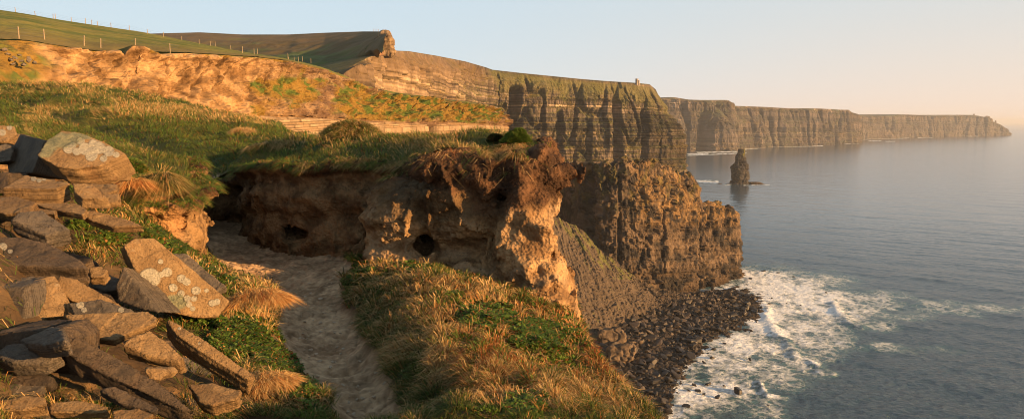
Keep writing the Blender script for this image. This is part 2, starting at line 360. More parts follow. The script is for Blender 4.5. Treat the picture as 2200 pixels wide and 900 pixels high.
def crag():
    Y = 448
    pts = []
    for (u, v, dy) in ((816, 73, 0), (822, 68, 4), (834, 69, 2), (836, 80, -3), (843, 87, 0), (845, 100, 0), (850, 112, -2), (842, 124, -8), (800, 122, -8), (790, 112, 0), (806, 94, 2)):
        for k in (0, 22): pts.append(P(u, v, Y+dy+k))
    def dis(V, N):
        l = np.floor(V[:, 2]/1.7+.6*perlin(V[:, 0]/9, V[:, 1]/9, 1)).astype(int); o = np.random.RandomState(3).rand(400)[l % 400]
        return (o-.5)*1.8+.8*fbm(V[:, 0]/4, V[:, 1]/4, V[:, 2]/5, 4)
    V, N, F, c = blob_rock('crag', pts, .45, dis, 'cliff', lambda V, N: mixc((.24, .17, .10), (.12, .085, .055), sstep(-.3, .5, fbm(V[:, 0]/5, V[:, 1]/5, V[:, 2]/2, 3))))
    o = mesh_np('rock_crag', V, F, M['cliff'], col=c)
    tag(o, 'jagged tan rock crag standing on the cliff rim above the green valley', 'rock crag')
    # red-brown earth scar running down to its left
    cols = [[(785, 103, 425), (782, 113, 415)], [(800, 94, 432), (797, 116, 420)], [(812, 84, 438), (812, 120, 422)], [(822, 80, 440), (826, 122, 424)]]
    g, s, t = patch(cols, 60, 40, sm=2); g = g+gnormals(g)*(-.8*fbm(g[..., 0]/3, g[..., 2]/2, 3, 3)[..., None])
    surf('earth_scar', g, 'cliff', mixc((.26, .15, .09), (.10, .10, .04), sstep(-.2, .4, fbm(g[..., 0]/4, g[..., 2]/4, 2, 3))))
crag()
# ---- headland in the bay
def headland():
    D = [(1130, 385, 590, 0), (1180, 366, 550, 0), (1215, 353, 520, 0), (1250, 356, 490, 0), (1285, 352, 462, 0), (1310, 351, 460, 0), (1340, 346, 460, 0), (1385, 345, 465, 0), (1405, 350, 470, 0), (1425, 362, 475, 0), (1450, 372, 483, 0), (1480, 378, 492, 0), (1493, 392, 498, 0), (1502, 424, 503, 0), (1512, 440, 506, 0), (1522, 436, 510, 0), (1548, 440, 520, 0), (1553, 448, 524, 0), (1578, 456, 535, 0), (1580, 470, 540, 0)]
    cols = []
    for u, v, Y, _ in D:
        r = P(u, v, Y); b = r+np.array([-9, 34, -10.])
        cols.append([tuple(b+np.array([-4, 6, -60]))+('w',), tuple(b)+('w',), (u, v, Y), (.5, -1.5, -6, 'd'), (2, -5, -35, 'd'), (3, -4, SEA-3, 'z')])
    for u, v, Y in ((1582, 478, 565), (1570, 480, 620)):
        r = P(u, v, Y); b = r+np.array([-16, 4, -4.])
        cols.append([tuple(b+np.array([-4, 6, -60]))+('w',), tuple(b)+('w',), (u, v, Y), (1, 0, -6, 'd'), (2, 0, -35, 'd'), (3, 0, SEA-3, 'z')])
    g, s, t = patch(cols, 800, 440, sm=1, wt=[.08, .08, .08, .30, .46])
    f = sstep(.14, .19, t)*.85+.15
    g, tone, d, fs = cliff_disp(g, s, 9, lay=(1.0, 5), A_l=1.7, A_c=.4, wc=5, A_b=4.2, wb=30, A_f=1.1, wf=15, A_n=1.0, wn=5, A_k=4.6, wk=6.5, fade=f, notches=((1506, 5, 12, 425, 0), (1262, 9, 12, 355, 0), (1330, 4, 4, 380, 0), (1425, 4, 4, 400, 0)), tall=1.6, dip=.10)
    jag = sstep(.03, .1, t)*(1-sstep(.24, .5, t)); st_ = np.floor(s/2.6+.6*perlin(s/5, 1, 1)); g[..., 2] += jag*((np.abs(np.sin(st_*12.9898)*43758.5453) % 1-.5)*3.0+1.6*ridged(s/6, 1.5, 2.5, 3))
    u, v = PX(g); x, y, z = g[..., 0], g[..., 1], g[..., 2]
    a = fbm(x/14, y/14, z/10, 4); b = fbm(x/5, y/5, z/5+7, 3)
    c = mixc((.032, .028, .025), (.125, .09, .062), sstep(-.5, .5, a+.5*b))
    c = c*(.75+.5*tone[..., None])
    och = sstep(.1, .6, b+.3)*sstep(1330, 1400, u)*(1-sstep(460, 500, v)); c = c*(1-.5*och[..., None])+np.array([.30, .18, .07])*.5*och[..., None]
    gm = sstep(.15, .6, fbm(x/7+3, y/7, z/9, 3)+.3*sstep(.3, .8, np.abs(gnormals(g)[..., 2])))*(1-sstep(400, 480, v)); c = c*(1-.6*gm[..., None])+np.array([.13, .11, .03])*.6*gm[..., None]
    wet = sstep(-112, -118, z); c = c*(1-.45*wet[..., None])
    surf('headland', g, 'headland', c)
headland()
# ---- scree fan and beach
def scree():
    B = SEA+1.5
    def w(u, v): return tuple(G(u, v, B))+('w',)
    cols = [[(-150, 470, -40, 'w'), (-130, 410, -85, 'w'), (-105, 350, SEA+1.5, 'w'), (3, -6, -8, 'd')], [(-60, 445, -48, 'w'), (-48, 395, -85, 'w'), (-36, 335, SEA+1.5, 'w'), (3, -6, -8, 'd')],
            [(1120, 470, 425), (1165, 640, 380), w(1200, 800), (3, -6, -8, 'd')],
            [(1190, 468, 452), (1235, 600, 405), w(1272, 735), (3, -6, -8, 'd')],
            [(1235, 488, 458), (1290, 598, 415), w(1330, 705), (3, -6, -8, 'd')],
            [(1290, 530, 462), (1345, 610, 430), w(1395, 682), (3, -6, -8, 'd')],
            [(1345, 570, 466), (1390, 625, 448), w(1440, 662), (3, -6, -8, 'd')],
            [(1410, 610, 476), (1440, 630, 470), w(1480, 640), (3, -6, -8, 'd')]]
    g, s, t = patch(cols, 620, 380, sm=6, wt=[.45, .45, .1])
    rill = .8*ridged(s/11+.8*perlin(s/15, t*3, 2), t*1.3, 3, 3)+.55*fbm(g[..., 0]/3.2, g[..., 1]/3.2, g[..., 2]/3.2, 5, .6)+.25*fbm(s/2.3+1.5*t, t*5, 8, 3); big = fbm(s/26, t*1.2, 8, 3)
    g[..., 2] += 1.0*rill+2.6*big+.8*ridged(s/12+1.1*perlin(s/17, t*4, 5), t*1.4, 6.5, 2)+.55*fbm(g[..., 0]/1.6, g[..., 1]/1.6, g[..., 2]/1.6, 4, .6)
    u, v = PX(g)
    c = mixc((.030, .024, .019), (.10, .076, .055), sstep(-.6, .8, rill+.5*big+.5*fbm(g[..., 0]/3, g[..., 1]/3, 2, 3)))
    gm = sstep(.30, .7, .8*fbm(s/7, t*7, 5, 4)+.6*np.exp(-((u-1270-(v-520)*.9)/42)**2)*(v < 600)-.1)
    c = c*(1-.75*gm[..., None])+np.array([.12, .125, .035])*.75*gm[..., None]
    surf('scree_slope', g, 'scree', c); return g[::3, 60:330:3]
SCR = scree()
BEACH = [((1470, 632), (1560, 622), (1640, 600)), ((1440, 645), (1625, 640), (1690, 640)), ((1400, 665), (1618, 672), (1680, 690)), ((1375, 680), (1560, 705), (1610, 740)), ((1330, 700), (1520, 722), (1560, 760)), ((1300, 720), (1490, 752), (1530, 790)),
         ((1270, 745), (1460, 790), (1500, 830)), ((1240, 790), (1440, 835), (1480, 880)), ((1220, 850), (1430, 880), (1470, 930)), ((1200, 930), (1400, 950), (1440, 1000)), ((1150, 1100), (1380, 1150), (1430, 1200))]
def beach():
    cols = [[tuple(G(*a, SEA+3.0))+('w',), tuple(G((a[0]+b[0])/2, (a[1]+b[1])/2, SEA+1.3))+('w',), tuple(G(*b, SEA+.1))+('w',), tuple(G(*c, SEA-2.2))+('w',)] for a, b, c in BEACH]
    g, s, t = patch(cols, 360, 260, sm=4, wt=[.4, .4, .2])
    g[..., 2] += .9*fbm(g[..., 0]/9, g[..., 1]/9, 4, 4)+.5*ridged(g[..., 0]/3, g[..., 1]/3, 5, 3)-.2
    c = mixc((.028, .023, .019), (.075, .058, .045), sstep(-.5, .6, fbm(g[..., 0]/4, g[..., 1]/4, 2, 3)))
    o = surf('beach', g, 'scree', c)
    return patch(cols, 120, 90, sm=0, wt=[.4, .4, .2])[0]
BG = beach()
def boulder_mat(name, a, b, rough, flat=True):
    m, nt, p = newmat(name); L = nt.links.new
    tc = nd(nt, 'ShaderNodeTexCoord'); oi = nd(nt, 'ShaderNodeObjectInfo')
    n = nd(nt, 'ShaderNodeTexNoise', i_Scale=.9, i_Detail=7.0); L(tc.outputs['Object'], n.inputs['Vector'])
    at = nd(nt, 'ShaderNodeAttribute', attribute_name='tone')
    f = math_n(nt, 'ADD', math_n(nt, 'MULTIPLY', oi.outputs['Random'], .45), math_n(nt, 'ADD', math_n(nt, 'MULTIPLY', at.outputs['Fac'], .45), math_n(nt, 'MULTIPLY', n.outputs[0], .5)))
    c = ramp(nt, f, (.15, a), (.85, b)); L(c, p.inputs['Base Color'])
    bp = nd(nt, 'ShaderNodeBump', i_Distance=.25); L(n.outputs[0], bp.inputs['Height']); L(bp.outputs[0], p.inputs['Normal'])
    p.inputs['Roughness'].default_value = rough
    return m
M['boulder'] = boulder_mat('beach_boulder_rock', (.011, .010, .0095), (.080, .058, .042), .62)
M['wetrock'] = boulder_mat('wet_black_rock', (.012, .011, .01), (.045, .037, .032), .55)
def hull_mesh(seed, sq=(1, .75, .5), n=13, bev=.06):
    r = np.random.RandomState(seed); p = r.normal(size=(n, 3)); p /= np.linalg.norm(p, axis=1)[:, None]
    p = p*(np.array([1, 1, 1])-.25*r.rand(n, 3)); p = np.sign(p)*np.abs(p)**.7*np.array(sq)
    bm = bmesh.new(); [bm.verts.new(q) for q in p]; bmesh.ops.convex_hull(bm, input=bm.verts)
    bmesh.ops.delete(bm, geom=[v for v in bm.verts if not v.link_faces], context='VERTS')
    if bev: bmesh.ops.bevel(bm, geom=bm.edges[:], offset=bev, segments=1, affect='EDGES')
    bmesh.ops.triangulate(bm, faces=bm.faces[:])
    me = bpy.data.meshes.new('boulder'); bm.to_mesh(me); bm.free(); me.polygons.foreach_set('use_smooth', [False]*len(me.polygons))
    return me
HULLS = [hull_mesh(50+i, (1, .6+.3*random.random(), .35+.3*random.random())) for i in range(10)]
def boulders():
    r = np.random.RandomState(4); N = 3600
    i = (r.rand(N)*119).astype(int); j = (np.clip(r.rand(N)**.9, 0, .999)*(.84*89)).astype(int)
    p = BG[i, j]+r.normal(size=(N, 3))*np.array([1.5, 1.5, 0])
    u, v = PX(p); sz = np.exp(r.normal(size=N)*.62)*.95*(1+.6*np.exp(-((u-1470)/60)**2-((v-690)/50)**2)); sz = np.clip(sz, .4, 3.8)
    vis = (u > 1235+(v-640)*.35)*(u < 1700)*(v < 905)
    score = sz/np.maximum(p[:, 1], 1)*vis; order = np.argsort(-score)
    big = order[:262]; rest = order[262:]
    for k in HULLS: k.materials.append(M['boulder'])
    WET = []
    for k in range(4):
        me = HULLS[k].copy(); me.materials.clear(); me.materials.append(M['wetrock']); WET.append(me)
    lab = 'dark grey boulder among hundreds on the boulder beach at the foot of the scree'
    for q in big:
        o = link(bpy.data.objects.new('beach_boulder', WET[r.randint(4)] if j[q] > 46+r.randint(12) else HULLS[r.randint(10)])); s = sz[q]
        o.location = p[q]+np.array([0, 0, .25*s+.2]); o.scale = (s, s, s); o.rotation_euler = (r.normal()*.3, r.normal()*.3, r.rand()*6.3)
        tag(o, lab, 'boulder', 'boulders covering the beach')
    # the rest, too small to single out
    M2 = 4200; a_ = (r.rand(M2)*SCR.shape[0]).astype(int); b_ = (SCR.shape[1]*(1-r.rand(M2)**1.6*.98)).astype(int).clip(0, SCR.shape[1]-1)
    rest = np.concatenate([rest, np.arange(N, N+M2)]); p = np.concatenate([p, SCR[a_, b_]]); sz = np.concatenate([sz, np.clip(np.exp(r.normal(size=M2)*.5)*.5, .2, 2.2)])
    VV, FF, TT = [], [], []; nb = 0
    base = []
    for k in HULLS[:6]:
        v_ = np.empty(len(k.vertices)*3, np.float32); k.vertices.foreach_get('co', v_); f_ = np.empty(len(k.polygons)*3, np.int32); k.polygons.foreach_get('vertices', f_)
        base.append((v_.reshape(-1, 3), f_.reshape(-1, 3)))
    for q in rest:
        v_, f_ = base[r.randint(6)]; a = r.rand()*6.3; ca, sa = math.cos(a), math.sin(a); tl = r.normal()*.35; ct, st = math.cos(tl), math.sin(tl)
        R = np.array([[ca, -sa, 0], [sa, ca, 0], [0, 0, 1]])@np.array([[1, 0, 0], [0, ct, -st], [0, st, ct]])
        VV.append(v_@R.T*sz[q]+p[q]+np.array([0, 0, .2*sz[q]])); FF.append(f_+nb); nb += len(v_); TT.append(np.full(len(v_), r.rand()*(1 if (q >= N or j[q] < 48) else .12)-(0 if (q >= N or j[q] < 48) else .25)))
    o = mesh_np('beach_stones', np.concatenate(VV), np.concatenate(FF), M['boulder'], smooth=False, extra={'tone': np.concatenate(TT)})
    tag(o, kind='stuff')
boulders()
def wet_rocks():
    r = np.random.RandomState(8)
    for k in range(4):
        me = HULLS[k].copy(); me.materials.clear(); me.materials.append(M['wetrock']); HULLS.append(me)
    L_ = [(1775, 628, 4), (1705, 594, 4), (1690, 651, 3), (1654, 652, 6), (1586, 840, 19), (1565, 722, 7), (1557, 737, 6), (1612, 771, 7), (1533, 748, 10), (1474, 872, 13), (1500, 838, 9), (1512, 846, 7), (1542, 852, 9), (1521, 823, 10), (1720, 655, 3), (1492, 826, 8), (1530, 768, 9), (1512, 778, 8), (1590, 690, 6), (1600, 672, 8), (1480, 838, 7), (1556, 828, 5), (1426, 872, 9), (1650, 870, 5), (1672, 585, 5), (1640, 582, 6), (1612, 598, 7), (1545, 690, 12), (1520, 700, 10), (1658, 640, 4)]
    for u, v, s in L_:
        p = G(u, v, SEA+.3); w = s/FPX*p[1]*1.0
        o = link(bpy.data.objects.new('surf_rock', HULLS[10+r.randint(4)])); o.location = p; o.scale = (w, w*.9, w*.8); o.rotation_euler = (r.normal()*.2, r.normal()*.2, r.rand()*6.3)
        big = s >= 13
        if u == 1586: tag(o, 'largest black rock awash in the surf off the beach', 'rock', 'black rocks awash in the surf')
        elif u == 1474: tag(o, 'tall black rock in the wash beside the dark foot of the beach', 'rock', 'black rocks awash in the surf')
        elif u == 1775: tag(o, 'outermost small black rock showing in the white foam', 'rock', 'black rocks awash in the surf')
        else: tag(o, 'small wet black rock awash in the white surf near the beach', 'rock', 'black rocks awash in the surf')
wet_rocks()
def big_boulders():
    for (name, lab, poly, Y, dep, sd) in (('large_boulder', 'huge rounded grey boulder lying behind the split block at the beach edge', [(1283, 722), (1290, 708), (1330, 703), (1343, 715), (1346, 735), (1320, 748), (1288, 745)], None, 12, 1),
                                          ('large_boulder', 'huge split brown block in front of the grey boulder at the beach edge', [(1303, 745), (1335, 738), (1364, 738), (1366, 752), (1358, 778), (1330, 786), (1306, 776)], None, 11, 2)):
        vb = max(q[1] for q in poly); Y = G(poly[0][0], vb, SEA+1.2)[1]
        pts = [P(u, v, Y+(vb-v)*.08+k) for u, v in poly for k in (0, dep)]
        def dis(V, N): return 1.1*fbm(V[:, 0]/6+sd, V[:, 1]/6, V[:, 2]/6, 4)-.8*sstep(.8, 1, 1-np.abs(perlin(V[:, 0]/5+sd, V[:, 1]/9, V[:, 2]/4)))
        V, N, F, c = blob_rock(name, pts, .4, dis, '', lambda V, N: mixc((.10, .075, .055), (.17, .125, .085), sstep(-.5, .5, fbm(V[:, 0]/3, V[:, 1]/3, V[:, 2]/1.5, 3))), chamfer=1.2)
        o = mesh_np(name, V, F, M['scree'], col=c, loc=V.min(0)*[0, 0, 1]+V.mean(0)*[1, 1, 0]); tag(o, lab, 'boulder')
big_boulders()
# ---- sea stack with its reef, pinnacle
def loft(name, prof, Y, dep, mat, col, nz=150, na=120, A=1.0, w=8, seed=0, lay=(2, 6)):
    vs_ = [q[0] for q in prof]; z = np.array([P(1590, q[0], Y)[2] for q in prof]); l = np.array([P(q[1], q[0], Y)[0] for q in prof]); rr = np.array([P(q[2], q[0], Y)[0] for q in prof])
    zz = np.linspace(z[-1]-3, z[0], nz); L2 = np.interp(zz, z[::-1], l[::-1]); R2 = np.interp(zz, z[::-1], rr[::-1])
    a = np.linspace(0, 2*np.pi, na, endpoint=False); ca = np.cos(a); sa = np.sin(a)
    sq = lambda q: np.sign(q)*np.abs(q)**.75
    cx = (L2+R2)/2; rx = (R2-L2)/2
    X = cx[:, None]+rx[:, None]*sq(ca); Yy = Y+rx[:, None]*dep*sq(sa); Z = zz[:, None]+0*X
    cum, r = layers(seed, -140, 100, *lay); li = np.searchsorted(cum, Z+.6*perlin(X/12, Yy/12, .3)); off = r.rand(len(cum)+2)-.5
    k = 1+(off[li]*.16*A+.16*A*fbm(X/w, Yy/w, Z/w, 4)-.10*A*sstep(.75, 1, 1-2*np.abs(perlin(a*2.2+0*Z, Z/30, seed))))*(rx[:, None]/rx.max())**-.3
    X = cx[:, None]+(X-cx[:, None])*k; Yy = Y+(Yy-Y)*k
    V = np.stack([X, Yy, Z], -1).reshape(-1, 3)
    i = np.arange(nz*na).reshape(nz, na); j = np.roll(i, -1, 1)
    F = np.stack([i[:-1], j[:-1], j[1:], i[1:]], -1).reshape(-1, 4)
    V = np.concatenate([V, [[cx[-1], Y, zz[-1]+.3]]]); t = np.full(na, len(V)-1); F = np.concatenate([F, np.stack([i[-1], j[-1], t, t], -1)])
    F[-na:, 3] = F[-na:, 2]
    c = col(V, off[np.append(li.ravel(), 0)]+.5)
    q = F[:-na]; tri = F[-na:, :3]
    base = np.array([cx[0], Y, SEA])
    o = mesh_np(name, V, np.concatenate([q[:, [0, 1, 2]], q[:, [0, 2, 3]], tri]), mat, col=c, loc=base)
    return o
SY = G(1590, 395, SEA)[1]
def stack():
    prof = [(320, 1588, 1599), (324, 1586, 1600), (332, 1583, 1601), (336, 1582, 1600), (345, 1581, 1602), (350, 1578, 1604), (353, 1575, 1606), (358, 1572, 1607), (366, 1573, 1606), (375, 1573, 1608), (384, 1572, 1607), (390, 1571, 1606), (396, 1569, 1607)]
    def col(V, tone):
        c = mixc((.018, .017, .017), (.060, .054, .047), np.clip(tone+.4*fbm(V[:, 0]/5, V[:, 1]/5, V[:, 2]/3, 3), 0, 1))
        g = sstep(-70, -58, V[:, 2])*sstep(-.2, .3, perlin(V[:, 0]/5, V[:, 1]/5, V[:, 2]/5)+(V[:, 0]-P(1594, 330, SY)[0])*.15); return c*(1-g[:, None])+np.array([.14, .13, .03])*g[:, None]
    o = loft('sea_stack', prof, SY, .8, M['cliff'], col, seed=3); tag(o, 'tall dark layered sea stack standing alone in the calm bay', 'sea stack')
    def c2(V, tone): return mixc((.04, .03, .022), (.10, .07, .045), tone)
    for k, (nm, lab, pf) in enumerate((('reef_rock', 'low brown reef running out from the right foot of the sea stack', [(391, 1606, 1634), (393, 1603, 1639), (396, 1603, 1641)]),
                          ('reef_rock', 'thin dark reef awash in foam left of the sea stack', [(394, 1562, 1567), (396, 1556, 1569)]),
                          ('reef_rock', 'smallest dark reef patch in the foam farther left of the sea stack', [(394.5, 1544, 1550), (396, 1541, 1553)]))):
        o = loft(nm, pf, SY, .35, M['cliff'], c2, nz=16, na=90, A=2.2, w=6, seed=7+k); tag(o, lab, 'reef')
    pf = [(402, 1499, 1505), (404, 1496, 1507), (409, 1494, 1506), (414, 1491, 1504), (420, 1493, 1503), (430, 1492, 1506), (445, 1488, 1510)]
    def c3(V, tone): return mixc((.09, .065, .045), (.18, .12, .075), tone)
    o = loft('rock_pinnacle', pf, 501, .9, M['headland'], c3, nz=60, na=60, A=1.6, w=2, seed=17, lay=(.5, 2)); tag(o, 'small notched rock pinnacle on the saddle of the dark headland', 'rock pinnacle')
stack()
# ---- sea
FOAM = [(1640, 610, 95, 32, 1.0), (1560, 640, 60, 30, .7), (1720, 640, 105, 45, 1.0), (1800, 665, 90, 40, .75), (1640, 680, 70, 55, .9), (1560, 770, 80, 50, .75), (1620, 740, 90, 55, .75), (1700, 720, 100, 50, .75), (1500, 850, 75, 55, .85), (1580, 830, 75, 45, .6), (1480, 800, 45, 40, .8), (1700, 790, 70, 45, .55), (1780, 730, 60, 40, .5), (1850, 640, 110, 16, .42), (1960, 655, 130, 12, .38), (2080, 665, 140, 12, .36), (1920, 680, 90, 12, .3), (1760, 600, 90, 14, .4), (1950, 750, 130, 12, .2), (1890, 745, 60, 10, .35), (1440, 890, 40, 30, .6), (1640, 880, 60, 25, .5), (1600, 590, 30, 14, .9), (1870, 700, 60, 15, .4)]
FLINES = [[(1640, 660), (1660, 700), (1690, 740), (1740, 780), (1790, 800)], [(1790, 650), (1810, 680), (1850, 705)], [(1635, 828), (1650, 848), (1690, 854)]]
THIN = [(1487, 390, 1540, 391, 3.5), (1560, 396, 1568, 396, 2), (1500, 327.5, 1580, 326, 1.6), (1480, 331, 1520, 330, 1.5), (1583, 322, 1640, 317, 1.6), (1660, 315.5, 1765, 313.5, 1.3), (1810, 309, 1842, 308, .9), (1850, 299.5, 1950, 297, .8), (1975, 296, 2000, 295.5, .7), (2080, 293, 2100, 293, .7), (1480, 334, 1600, 329, 1.0), (1870, 303, 1890, 303, .7), (1905, 304, 1920, 304, .7), (1600, 398, 1650, 397, .8)]
def sea():
    na, nr = 900, 1100
    az = np.radians(np.linspace(-75, 100, na)); az = np.concatenate([np.radians(np.linspace(-75, 0, 60, endpoint=False)), np.radians(np.linspace(0, 45, 700, endpoint=False)), np.radians(np.linspace(45, 110, 60))]); na = len(az)
    r = np.concatenate([np.geomspace(90, 260, 30, endpoint=False), np.geomspace(260, 1000, 620, endpoint=False), np.geomspace(1000, 7000, 330, endpoint=False), np.geomspace(7000, 70000, 60)]); nr = len(r)
    X = np.sin(az)[:, None]*r; Y = np.cos(az)[:, None]*r
    u, v = PX(np.stack([X, Y, np.full_like(X, SEA)], -1)); vis = (Y > 50)
    f = np.zeros_like(X)
    wu = u+14*perlin(X/14, Y/14, 1.); wv = v+8*perlin(X/14, Y/14, 5.)
    for (a, b, ru, rv, k) in FOAM: f = np.maximum(f, k*np.exp(-(((wu-a)/ru)**2+((wv-b)/rv)**2)**1.4))
    crest = np.zeros_like(X)
    for ln in FLINES:
        for (a, b), (c, d) in zip(ln[:-1], ln[1:]):
            tt = np.clip(((u-a)*(c-a)+(v-b)*(d-b)*4)/((c-a)**2+(d-b)**2*4), 0, 1); dd = np.hypot(wu-a-tt*(c-a), (wv-b-tt*(d-b))*1.3)
            f = np.maximum(f, .85*np.exp(-(dd/9)**2)*(.8+.5*perlin(X/5, Y/5, 8.))); crest = np.maximum(crest, np.exp(-(dd/11)**2))
    for (a, b, c, d, w) in THIN:
        tt = np.clip((u-a)/(c-a), 0, 1); dd = v-(b+tt*(d-b)); du = np.maximum(0, np.maximum(a-u, u-c))
        f = np.maximum(f, 1.0*np.exp(-(dd/w)**2-(du/4)**2)*(.75+.5*perlin(u/9, v/3, 2.)))
    f *= vis
    f = f*np.clip(.80+.75*fbm(X/16, Y/24, 6., 3), .25, 1.15)
    near = np.exp(-(r/1500)**2)[None]
    # swell running in from the right
    q = X*.55+Y*.83; h = .9*perlin(q/26, X/90, 1.)+.65*perlin(q/11, X/35, 4.)+.25*ridged(X/9, Y/7, 2, 2)
    Z = SEA+h*near*(.35+sstep(200, 260, r)[None]*.65)+.8*crest*vis
    Z = Z-.3
    m, nt, b = newmat('sea_water'); L = nt.links.new
    tc = nd(nt, 'ShaderNodeTexCoord')
    def noise(sc, det, st=(1, 1, 1), ro=.6, rot=0.):
        mp = nd(nt, 'ShaderNodeMapping'); mp.inputs['Scale'].default_value = st; mp.inputs['Rotation'].default_value = (0, 0, rot); L(tc.outputs['Object'], mp.inputs[0])
        n = nd(nt, 'ShaderNodeTexNoise', i_Scale=sc, i_Detail=det, i_Roughness=ro); L(mp.outputs[0], n.inputs['Vector']); return n.outputs[0]
    nat = nd(nt, 'ShaderNodeAttribute', attribute_name='near'); n1 = noise(.30, 6., (1, 1.8, 1), rot=-.5); n1 = math_n(nt, 'MULTIPLY', n1, math_n(nt, 'ADD', nat.outputs['Fac'], .14)); n2_ = None; n2 = noise(.055, 4., (.7, 1.6, 1), rot=-.35)
    at = nd(nt, 'ShaderNodeAttribute', attribute_name='foam')
    # lacy foam: thin cell walls of warped noise
    fa = noise(.15, 9., (1, 1, 1), .72); fb = noise(.5, 6., (1, 1, 1), .7)
    lace = math_n(nt, 'ABSOLUTE', math_n(nt, 'SUBTRACT', fa, .5)); lace = math_n(nt, 'MULTIPLY', lace, 6.)
    wn = nd(nt, 'ShaderNodeTexNoise', i_Scale=.25, i_Detail=5.); L(tc.outputs['Object'], wn.inputs['Vector']); wsc = nd(nt, 'ShaderNodeVectorMath', operation='SCALE'); wsc.inputs['Scale'].default_value = 9.; L(wn.outputs['Color'], wsc.inputs[0])
    wad = nd(nt, 'ShaderNodeVectorMath', operation='ADD'); L(tc.outputs['Object'], wad.inputs[0]); L(wsc.outputs[0], wad.inputs[1])
    vo = nd(nt, 'ShaderNodeTexVoronoi', feature='DISTANCE_TO_EDGE', i_Scale=.15); L(wad.outputs[0], vo.inputs['Vector'])
    lace = math_n(nt, 'ADD', math_n(nt, 'MULTIPLY', lace, .6), math_n(nt, 'MULTIPLY', vo.outputs['Distance'], 1.6))
    thr = math_n(nt, 'SUBTRACT', math_n(nt, 'ADD', math_n(nt, 'MULTIPLY', at.outputs['Fac'], 1.75), math_n(nt, 'MULTIPLY', fb, .7)), math_n(nt, 'ADD', lace, .60))
    fm = nd(nt, 'ShaderNodeMapRange'); fm.inputs['From Min'].default_value = -.25; fm.inputs['From Max'].default_value = .55; L(thr, fm.inputs[0])
    has = nd(nt, 'ShaderNodeMapRange'); has.inputs['From Min'].default_value = .03; has.inputs['From Max'].default_value = .2; L(at.outputs['Fac'], has.inputs[0])
    foam = math_n(nt, 'MULTIPLY', fm.outputs[0], has.outputs[0])
    # water colour: dark slate, milky teal where stirred by surf
    wc = nd(nt, 'ShaderNodeMix', data_type='RGBA'); wc.inputs['A'].default_value = (.036, .074, .112, 1); wc.inputs['B'].default_value = (.065, .14, .16, 1); L(has.outputs[0], wc.inputs['Factor'])
    cm = nd(nt, 'ShaderNodeMix', data_type='RGBA'); L(foam, cm.inputs['Factor']); L(wc.outputs['Result'], cm.inputs['A']); cm.inputs['B'].default_value = (.88, .92, .95, 1)
    L(cm.outputs['Result'], b.inputs['Base Color'])
    rg = nd(nt, 'ShaderNodeMapRange'); rg.inputs['To Min'].default_value = .16; rg.inputs['To Max'].default_value = .85; L(foam, rg.inputs[0]); L(rg.outputs[0], b.inputs['Roughness'])
    b.inputs['IOR'].default_value = 1.33
    bp = nd(nt, 'ShaderNodeBump', i_Distance=.55); L(n1, bp.inputs['Height'])
    bq = nd(nt, 'ShaderNodeBump', i_Distance=.75); L(n2, bq.inputs['Height']); L(bp.outputs[0], bq.inputs['Normal'])
    br = nd(nt, 'ShaderNodeBump', i_Distance=.5); L(foam, br.inputs['Height']); L(bq.outputs[0], br.inputs['Normal']); L(br.outputs[0], b.inputs['Normal'])
    V = np.stack([X, Y, Z], -1).reshape(-1, 3)
    o = mesh_np('sea', V, grid_faces(na, nr), m, extra={'foam': f.ravel(), 'near': (4.2*np.exp(-(r/560)**2)[None]+0*f).ravel()}); tag(o, kind='structure')
sea()
# ---- air
def haze():
    bm = bmesh.new(); bmesh.ops.create_cube(bm, size=1); R = 72000
    for v in bm.verts: v.co = (v.co.x*2*R, v.co.y*2*R, 132 if v.co.z > 0 else -146)
    me = bpy.data.meshes.new('haze'); bm.to_mesh(me); bm.free(); o = link(bpy.data.objects.new('haze', me)); tag(o, kind='stuff')
    m = bpy.data.materials.new('haze_air'); m.use_nodes = True; nt = m.node_tree; nt.nodes.remove(nt.nodes['Principled BSDF'])
    pv = nd(nt, 'ShaderNodeVolumePrincipled', i_Density=HAZE_D, i_Color=(.95, .93, .92, 1), i_Anisotropy=.0); pv.inputs['Color'].default_value = HAZE_C
    nt.links.new(pv.outputs[0], nt.nodes['Material Output'].inputs['Volume']); me.materials.append(m)
HAZE_D = 5.5e-5; HAZE_C = (.86, .92, 1.0, 1)
haze()
# ================================================================== MIDDLE: field on the hill, earth scarp, ledge, meadow
SCARP = [(-650, 62, 60, 150, 50), (-450, 66, 62, 170, 54), (-150, 78, 66, 182, 58), (0, 86, 70, 188, 62), (60, 88, 73, 194, 66), (85, 92, 74, 198, 68), (100, 94, 75, 203, 69), (140, 101, 77, 212, 71), (200, 110, 80, 219, 74), (250, 107, 83, 226, 77), (262, 116, 84, 227, 78), (285, 97, 86, 230, 79), (310, 100, 87, 232, 81), (345, 116, 90, 236, 84), (400, 114, 95, 240, 89), (500, 120, 105, 248, 98), (560, 124, 112, 250, 105), (620, 131, 119, 252, 111), (690, 148, 130, 255, 120), (740, 166, 140, 257, 129), (790, 190, 149, 259, 138), (850, 203, 160, 262, 148), (900, 208, 168, 264, 156), (950, 216, 176, 265, 165), (1000, 222, 184, 267, 174), (1050, 229, 193, 268, 184), (1078, 243, 198, 268, 191), (1092, 262, 203, 270, 199)]
RIM = np.array([P(u, v, Y) for u, v, Y, _, _ in SCARP])
